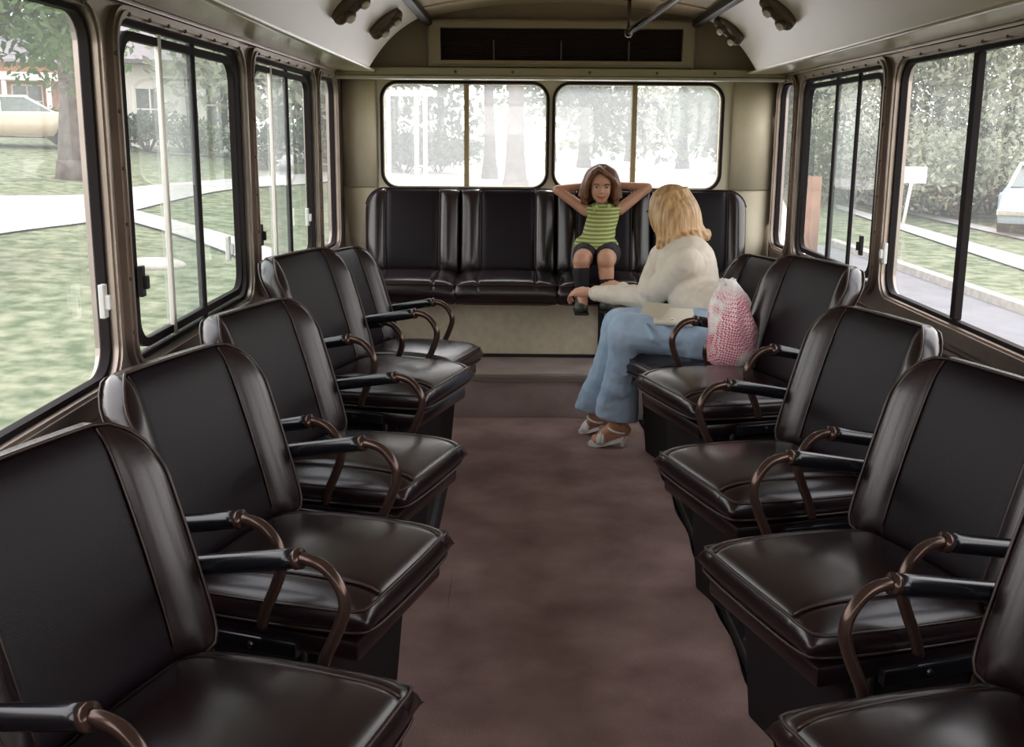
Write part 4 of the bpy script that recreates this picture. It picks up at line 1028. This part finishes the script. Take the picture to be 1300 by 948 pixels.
# right
RT = [(984, 50, 9, 4, 0), (1003, 36, 7, 3, 2), (1030, 46, 13, 4.5, 1), (1078, 34, 8, 3.3, 0), (1122, 40, 14, 4.5, 2), (1150, 31, 7.5, 3.2, 1), (1192, 36, 13, 4.2, 2), (1240, 30, 9, 3.6, 1), (1290, 36, 13, 4.5, 0), (1340, 29, 10, 4, 1), (1405, 36, 13, 5, 2)]
RL = ['tree nearest the rear corner in the last right window', 'low dark tree beyond the last right window', 'tall pale tree behind the bars of the right sliding window', 'green tree in the right sliding window', 'tall dark tree above the white road sign', 'pale flowering tree left of the wide right mullion', 'tall dark tree crossed by the wide right mullion', 'pale leafy tree right of the wide right mullion', 'tall tree at the right edge of the road window', 'leafy tree beyond the right edge of the road window', 'tall tree beyond the right edge of the picture']
for k, (px, D, h, cr, m_) in enumerate(RT): tree(RL[k], on(px, 190, D), h, cr, .17, LF[m_], 60+k, 6500, .10, lift=.14, spread=1.1)
SL = ['pale shrub behind the white road sign', 'low pale shrub right of the white road sign', 'shrub just left of the wide right mullion', 'shrub right of the wide right mullion', 'shrub left of the parked car on the right', 'dark shrub at the foot of the right sliding window', 'shrub behind the parked car on the right']
for k, (px, D, w_, h, m_) in enumerate([(1146, 27, 2.6, 2.3, 1), (1182, 26, 2.8, 2.0, 1), (1212, 26.5, 2.7, 2.4, 1), (1240, 25.5, 2.7, 2.1, 1), (1266, 27, 2.6, 2.6, 2), (1085, 28, 3.4, 2.5, 2), (1304, 28, 3.4, 2.8, 2)]):
    shrub(SL[k], on(px, 200, D), w_, h, LF[m_], 80+k, 3200, .075)
# no tree stands over the bus

# house on the left
WHITE = mat('white_siding', (.72, .69, .64), .7, .3, var=.03); ROOF = mat('grey_roof', (.22, .20, .21), .8, .2, var=.15, vscale=20); DARKW = mat('dark_window_pane', (.10, .12, .11), .15, .6); TANW = mat('tan_brick', (.42, .24, .15), .85, .2, var=.15, vscale=12)
def house(lab, origin, face_dir, W_, D_, H_, rh, wins, wallm=WHITE, doors=(), porch=None):
    """origin = left foot of the front; face_dir = outward normal of the front"""
    n = Vector(face_dir).normalized(); x = Vector((0, 0, 1)).cross(n) ; x.normalize()
    t = thing('house', lab, 'house', origin); Mw = Matrix(((x.x, n.x, 0, 0), (x.y, n.y, 0, 0), (0, 0, 1, 0), (0, 0, 0, 1)))
    bm = bmesh.new(); box(bm, (0, -D_, -.8), (W_, 0, H_), Mw); fin('wall', bm, wallm, t, False)
    bm = bmesh.new(); A = [Mw @ Vector(v) for v in ((-.4, .5, H_), (W_+.4, .5, H_), (W_+.4, -D_-.5, H_), (-.4, -D_-.5, H_), (-.4, -D_/2, H_+rh), (W_+.4, -D_/2, H_+rh), (-.4, .5, H_-.15), (W_+.4, .5, H_-.15), (W_+.4, -D_-.5, H_-.15), (-.4, -D_-.5, H_-.15))]
    v = [bm.verts.new(p) for p in A]
    for q in ((0, 1, 5, 4), (2, 3, 4, 5), (0, 4, 3), (1, 2, 5), (6, 7, 1, 0), (7, 8, 2, 1), (8, 9, 3, 2), (9, 6, 0, 3), (6, 9, 8, 7)): bm.faces.new([v[k] for k in q])
    fin('roof', bm, ROOF, t, False)
    for (a, b, w_, h_) in wins:
        bm = bmesh.new(); box(bm, (a-.08, 0, b-.08), (a+w_+.08, .06, b+h_+.08), Mw); f = fin('window', bm, WHITE, t, False)
        bm = bmesh.new(); box(bm, (a, .05, b), (a+w_, .075, b+h_), Mw); g = fin('pane', bm, DARKW, f, False)
        bm = bmesh.new(); box(bm, (a+w_/2-.03, .07, b), (a+w_/2+.03, .10, b+h_), Mw); box(bm, (a, .07, b+h_/2-.03), (a+w_, .10, b+h_/2+.03), Mw); fin('window_bars', bm, WHITE, f, False)
    for (a, w_, h_) in doors:
        bm = bmesh.new(); box(bm, (a, 0, 0), (a+w_, .08, h_), Mw); fin('door', bm, TANW, t, False)
    if porch:
        a0, a1, dep, hp = porch
        bm = bmesh.new(); box(bm, (a0, 0, hp), (a1, dep, hp+.35), Mw); fin('porch_roof', bm, WHITE, t, False)
        bm = bmesh.new(); box(bm, (a0, 0, -.6), (a1, dep, .15), Mw); fin('porch_floor', bm, WALK, t, False)
        for k in range(4):
            bm = bmesh.new(); xx = a0+.15+(a1-a0-.3)*k/3; tube(bm, [Mw @ Vector((xx, dep-.15, .1)), Mw @ Vector((xx, dep-.15, hp))], .11, 10); fin('porch_post', bm, WHITE, t)
    return t
def toward(p): d_ = (CAM-p); d_.z = 0; return d_.normalized()
p = on(152, 150, 42); nd = toward(p); nd.rotate(Matrix.Rotation(R(12), 3, 'Z'))
# x axis = Z x n ; for a front facing the bus it runs rightwards as seen from outside -> keep origin at its right end
house('single-storey white house with a dark roof seen through the second left window', on(156, 150, 42)+Vector((0, 0, -.2)), nd, 4.6, 7, 3.3, 2.0, [(.55, .75, 1.0, 1.5), (3.2, .95, .8, 1.5)], doors=())
p = on(60, 150, 48); nd = toward(p)
house('tan house with a white-posted porch seen through the nearest left window', on(-150, 150, 55)+Vector((0, 0, -.2)), nd, 11, 7, 3.6, 2.2, [(2.6, 1.0, 1.2, 1.4), (5.5, 1.0, 1.2, 1.4)], TANW, ((9.2, .95, 2.1),), (3.2, 9.0, 1.8, 2.6))
p = on(880, 180, 46)
house('hazy white house low in the right rear pane', on(862, 180, 75), toward(p), 5.5, 6, 2.3, 1.6, [(1.0, .8, 1.1, 1.1), (3.2, .8, 1.1, 1.1)])
# white garden arbour behind
p = on(520, 180, 30); ab = thing('garden_arbour', 'tall white wooden arbour in the left rear pane above the dark shrub', 'arbour', p); x = Vector((1, .1, 0)).normalized()
for q in (-.6, .2, .45):
    bm = bmesh.new(); box(bm, (q*1.0-.06, -.06, -.2), (q+.06, .06, 2.5)); fin('post', bm, WHITE, ab, False)
bm = bmesh.new(); box(bm, (-.8, -.08, 2.4), (.75, .08, 2.55)); box(bm, (-.8, .5, 2.4), (.75, .6, 2.55))
for k in range(7): box(bm, (-.75+.22*k, -.2, 2.55), (-.70+.22*k, .75, 2.63))
fin('crossbeam', bm, WHITE, ab, False)

# cars
def car(lab, p, rz, body_m, roof_m, s=1.0):
    t = thing('car', lab, 'car', p, rz)
    side = [(-2.45, .42), (-2.50, .62), (-2.42, .82), (-1.35, .92), (-1.25, .94), (1.15, .96), (1.25, .95), (2.40, .84), (2.50, .62), (2.45, .40)]
    W = .93; bm = bmesh.new(); secs = [(-W, .92), (-W+.02, 1), (W-.02, 1), (W, .92)]
    arches = []
    low = []
    for k in range(21): low.append((2.45-4.9*k/20, .40))
    def zlow(x):
        z = .28
        for cx_ in (-1.55, 1.50):
            if abs(x-cx_) < .42: z = max(z, .33+math.sqrt(max(0, .42**2-(x-cx_)**2))*.95)
        return z
    xs = sorted(set([round(-2.5+5.0*k/60, 3) for k in range(61)]))
    def ztop(x):
        for a, b in zip(side[2:-2], side[3:-1]):
            if a[0] <= x <= b[0]: return a[1]+(b[1]-a[1])*(x-a[0])/(b[0]-a[0])
        return .80
    rows = []
    for x in xs:
        e_ = 1-.10*(abs(x)/2.5)**6
        zt, zl = ztop(x), zlow(x)
        rows.append([bm.verts.new(v) for v in ((x, -W*e_, zl), (x, -W*e_*1.02, (zl+zt)/2), (x, -W*e_*.99, zt-.10), (x, -W*e_*.92, zt), (x, 0, zt+.03), (x, W*e_*.92, zt), (x, W*e_*.99, zt-.10), (x, W*e_*1.02, (zl+zt)/2), (x, W*e_, zl))])
    for i in range(len(rows)-1):
        for k in range(8): bm.faces.new((rows[i][k], rows[i][k+1], rows[i+1][k+1], rows[i+1][k]))
        bm.faces.new((rows[i][8], rows[i][0], rows[i+1][0], rows[i+1][8]))
    bm.faces.new(rows[0]); bm.faces.new(rows[-1][::-1]); fin('body', bm, body_m, t)
    cab = [(-1.55, .93, .82), (-1.00, 1.36, .66), (.35, 1.38, .66), (1.10, .96, .82)]
    bm = bmesh.new(); rw = [[bm.verts.new(v) for v in ((x, -w_, z), (x, w_, z))] for x, z, w_ in cab]; rb = [bm.verts.new((cab[0][0], -.82, .88)), bm.verts.new((cab[0][0], .82, .88)), bm.verts.new((cab[3][0], -.82, .90)), bm.verts.new((cab[3][0], .82, .90))]
    for i in range(3): bm.faces.new((rw[i][0], rw[i][1], rw[i+1][1], rw[i+1][0]))
    bm.faces.new((rw[0][0], rw[1][0], rw[2][0], rw[3][0])); bm.faces.new((rw[0][1], rw[1][1], rw[2][1], rw[3][1]))
    fin('window', bm, DARKW, t, False)
    bm = bmesh.new(); box(bm, (-1.12, -.68, 1.33), (.45, .68, 1.40), bev=.03)
    for x0, x1 in ((-1.55, -1.02), (1.10, .38)):
        for s_ in (-1, 1): tube(bm, [(x0, s_*.80, .92), (x1, s_*.66, 1.36)], .04, 6)
    for s_ in (-1, 1): tube(bm, [(-.30, s_*.83, .93), (-.30, s_*.67, 1.37)], .04, 6)
    fin('roof', bm, roof_m, t)
    for x in (-1.55, 1.50):
        for s_ in (-1, 1):
            bm = bmesh.new(); tube(bm, [(x, s_*.72, .33), (x, s_*.92, .33)], .33, 24); wl_ = fin('wheel', bm, RUBBER, t, False)
            bm = bmesh.new(); tube(bm, [(x, s_*.90, .33), (x, s_*.935, .33)], .17, 18); fin('hubcap', bm, CHR, wl_, False)
    for x in (-2.52, 2.52):
        bm = bmesh.new(); box(bm, (x-.05, -.88, .42), (x+.05, .88, .54), bev=.02); fin('bumper', bm, CHR, t, False)
    return t
cp = on(12, 170, 33); dr = ray(12, 170)
car('tan parked sedan with a white roof beyond the nearest left window', cp, math.atan2(dr.x, dr.y)*-1+R(8), mat('tan_car_paint', (.42, .34, .24), .3, .5, coat=.5), mat('white_car_paint', (.75, .74, .72), .3, .5, coat=.5))
cp = on(1352, 170, 24)
car('light blue-grey parked car at the right edge of the road window', cp, R(60), mat('blue_car_paint', (.38, .46, .55), .3, .5, coat=.5), mat('white_car_paint', (.75, .74, .72), .3, .5, coat=.5))
# street sign and pole on the right
p = G(1146, 284); sg = thing('road_sign', 'white rectangular sign on a leaning post beside the road', 'sign', p)
L_ = (p-CAM).length; q = CAM+ray(1159, 222)*((p-CAM).dot(fw)/1.0); q = q-p
bm = bmesh.new(); tube(bm, [(0, 0, -.1), q], .035, 8); fin('post', bm, WHITE, sg)
bm = bmesh.new(); w_ = toward(p); x = Vector((0, 0, 1)).cross(w_); Mw = Matrix(((x.x, w_.x, 0, q.x), (x.y, w_.y, 0, q.y), (0, 0, 1, q.z), (0, 0, 0, 1)))
box(bm, (-.27, .03, -.17), (.27, .05, .17), Mw, bev=.01); fin('sign_panel', bm, WHITE, sg, False)
p = on(1037, 200, 16); po = thing('utility_pole', 'brown wooden pole behind the right sliding window', 'pole', p)
bm = bmesh.new(); tube(bm, [(0, 0, -.2), (.01, 0, .6), (.02, 0, 1.25)], [.12, .11, .10], 12); fin('pole_shaft', bm, mat('brown_wood', (.22, .11, .07), .8, .2, bump=.5, bscale=30, var=.2, vscale=4), po)
# pale round manhole stone on the lawn in the second left window
p = G(192, 337); bm = bmesh.new(); ell(bm, (0, 0, 0), (.42, .30, .10), n=20)
o = tag(fin('stone', bm, CURB), 'pale flat stone on the grass in the second left window', 'stone'); o.location = p

# ------------------------------------------------------------------ light
w = bpy.data.worlds.new('sky'); S.world = w; w.use_nodes = True; nt = w.node_tree; bg = nt.nodes['Background']
tc = nt.nodes.new('ShaderNodeTexCoord'); sx = nt.nodes.new('ShaderNodeSeparateXYZ'); r = nt.nodes.new('ShaderNodeValToRGB')
nt.links.new(tc.outputs['Generated'], sx.inputs[0]); nt.links.new(sx.outputs['Z'], r.inputs[0])
r.color_ramp.elements[0].position = 0; r.color_ramp.elements[0].color = (1, .96, .93, 1); r.color_ramp.elements[1].position = .8; r.color_ramp.elements[1].color = (.92, .93, 1, 1)
nt.links.new(r.outputs[0], bg.inputs[0]); bg.inputs[1].default_value = 1.35
sd = bpy.data.lights.new('sun', 'SUN'); sd.energy = 1.2; sd.angle = R(12); sd.color = (1, .95, .86)
so = bpy.data.objects.new('sun', sd); COL.objects.link(so); so.rotation_euler = (R(-28), R(18), 0)
S.view_settings.view_transform = 'Standard'; S.view_settings.look = 'None'; S.view_settings.gamma = 1; S.view_settings.use_curve_mapping = False
S.view_settings.exposure = 1.75
S.cycles.max_bounces = 10; S.cycles.diffuse_bounces = 5; S.cycles.transparent_max_bounces = 16; S.cycles.glossy_bounces = 4
S.cycles.use_denoising = True; S.cycles.sample_clamp_indirect = 4; S.cycles.caustics_reflective = False
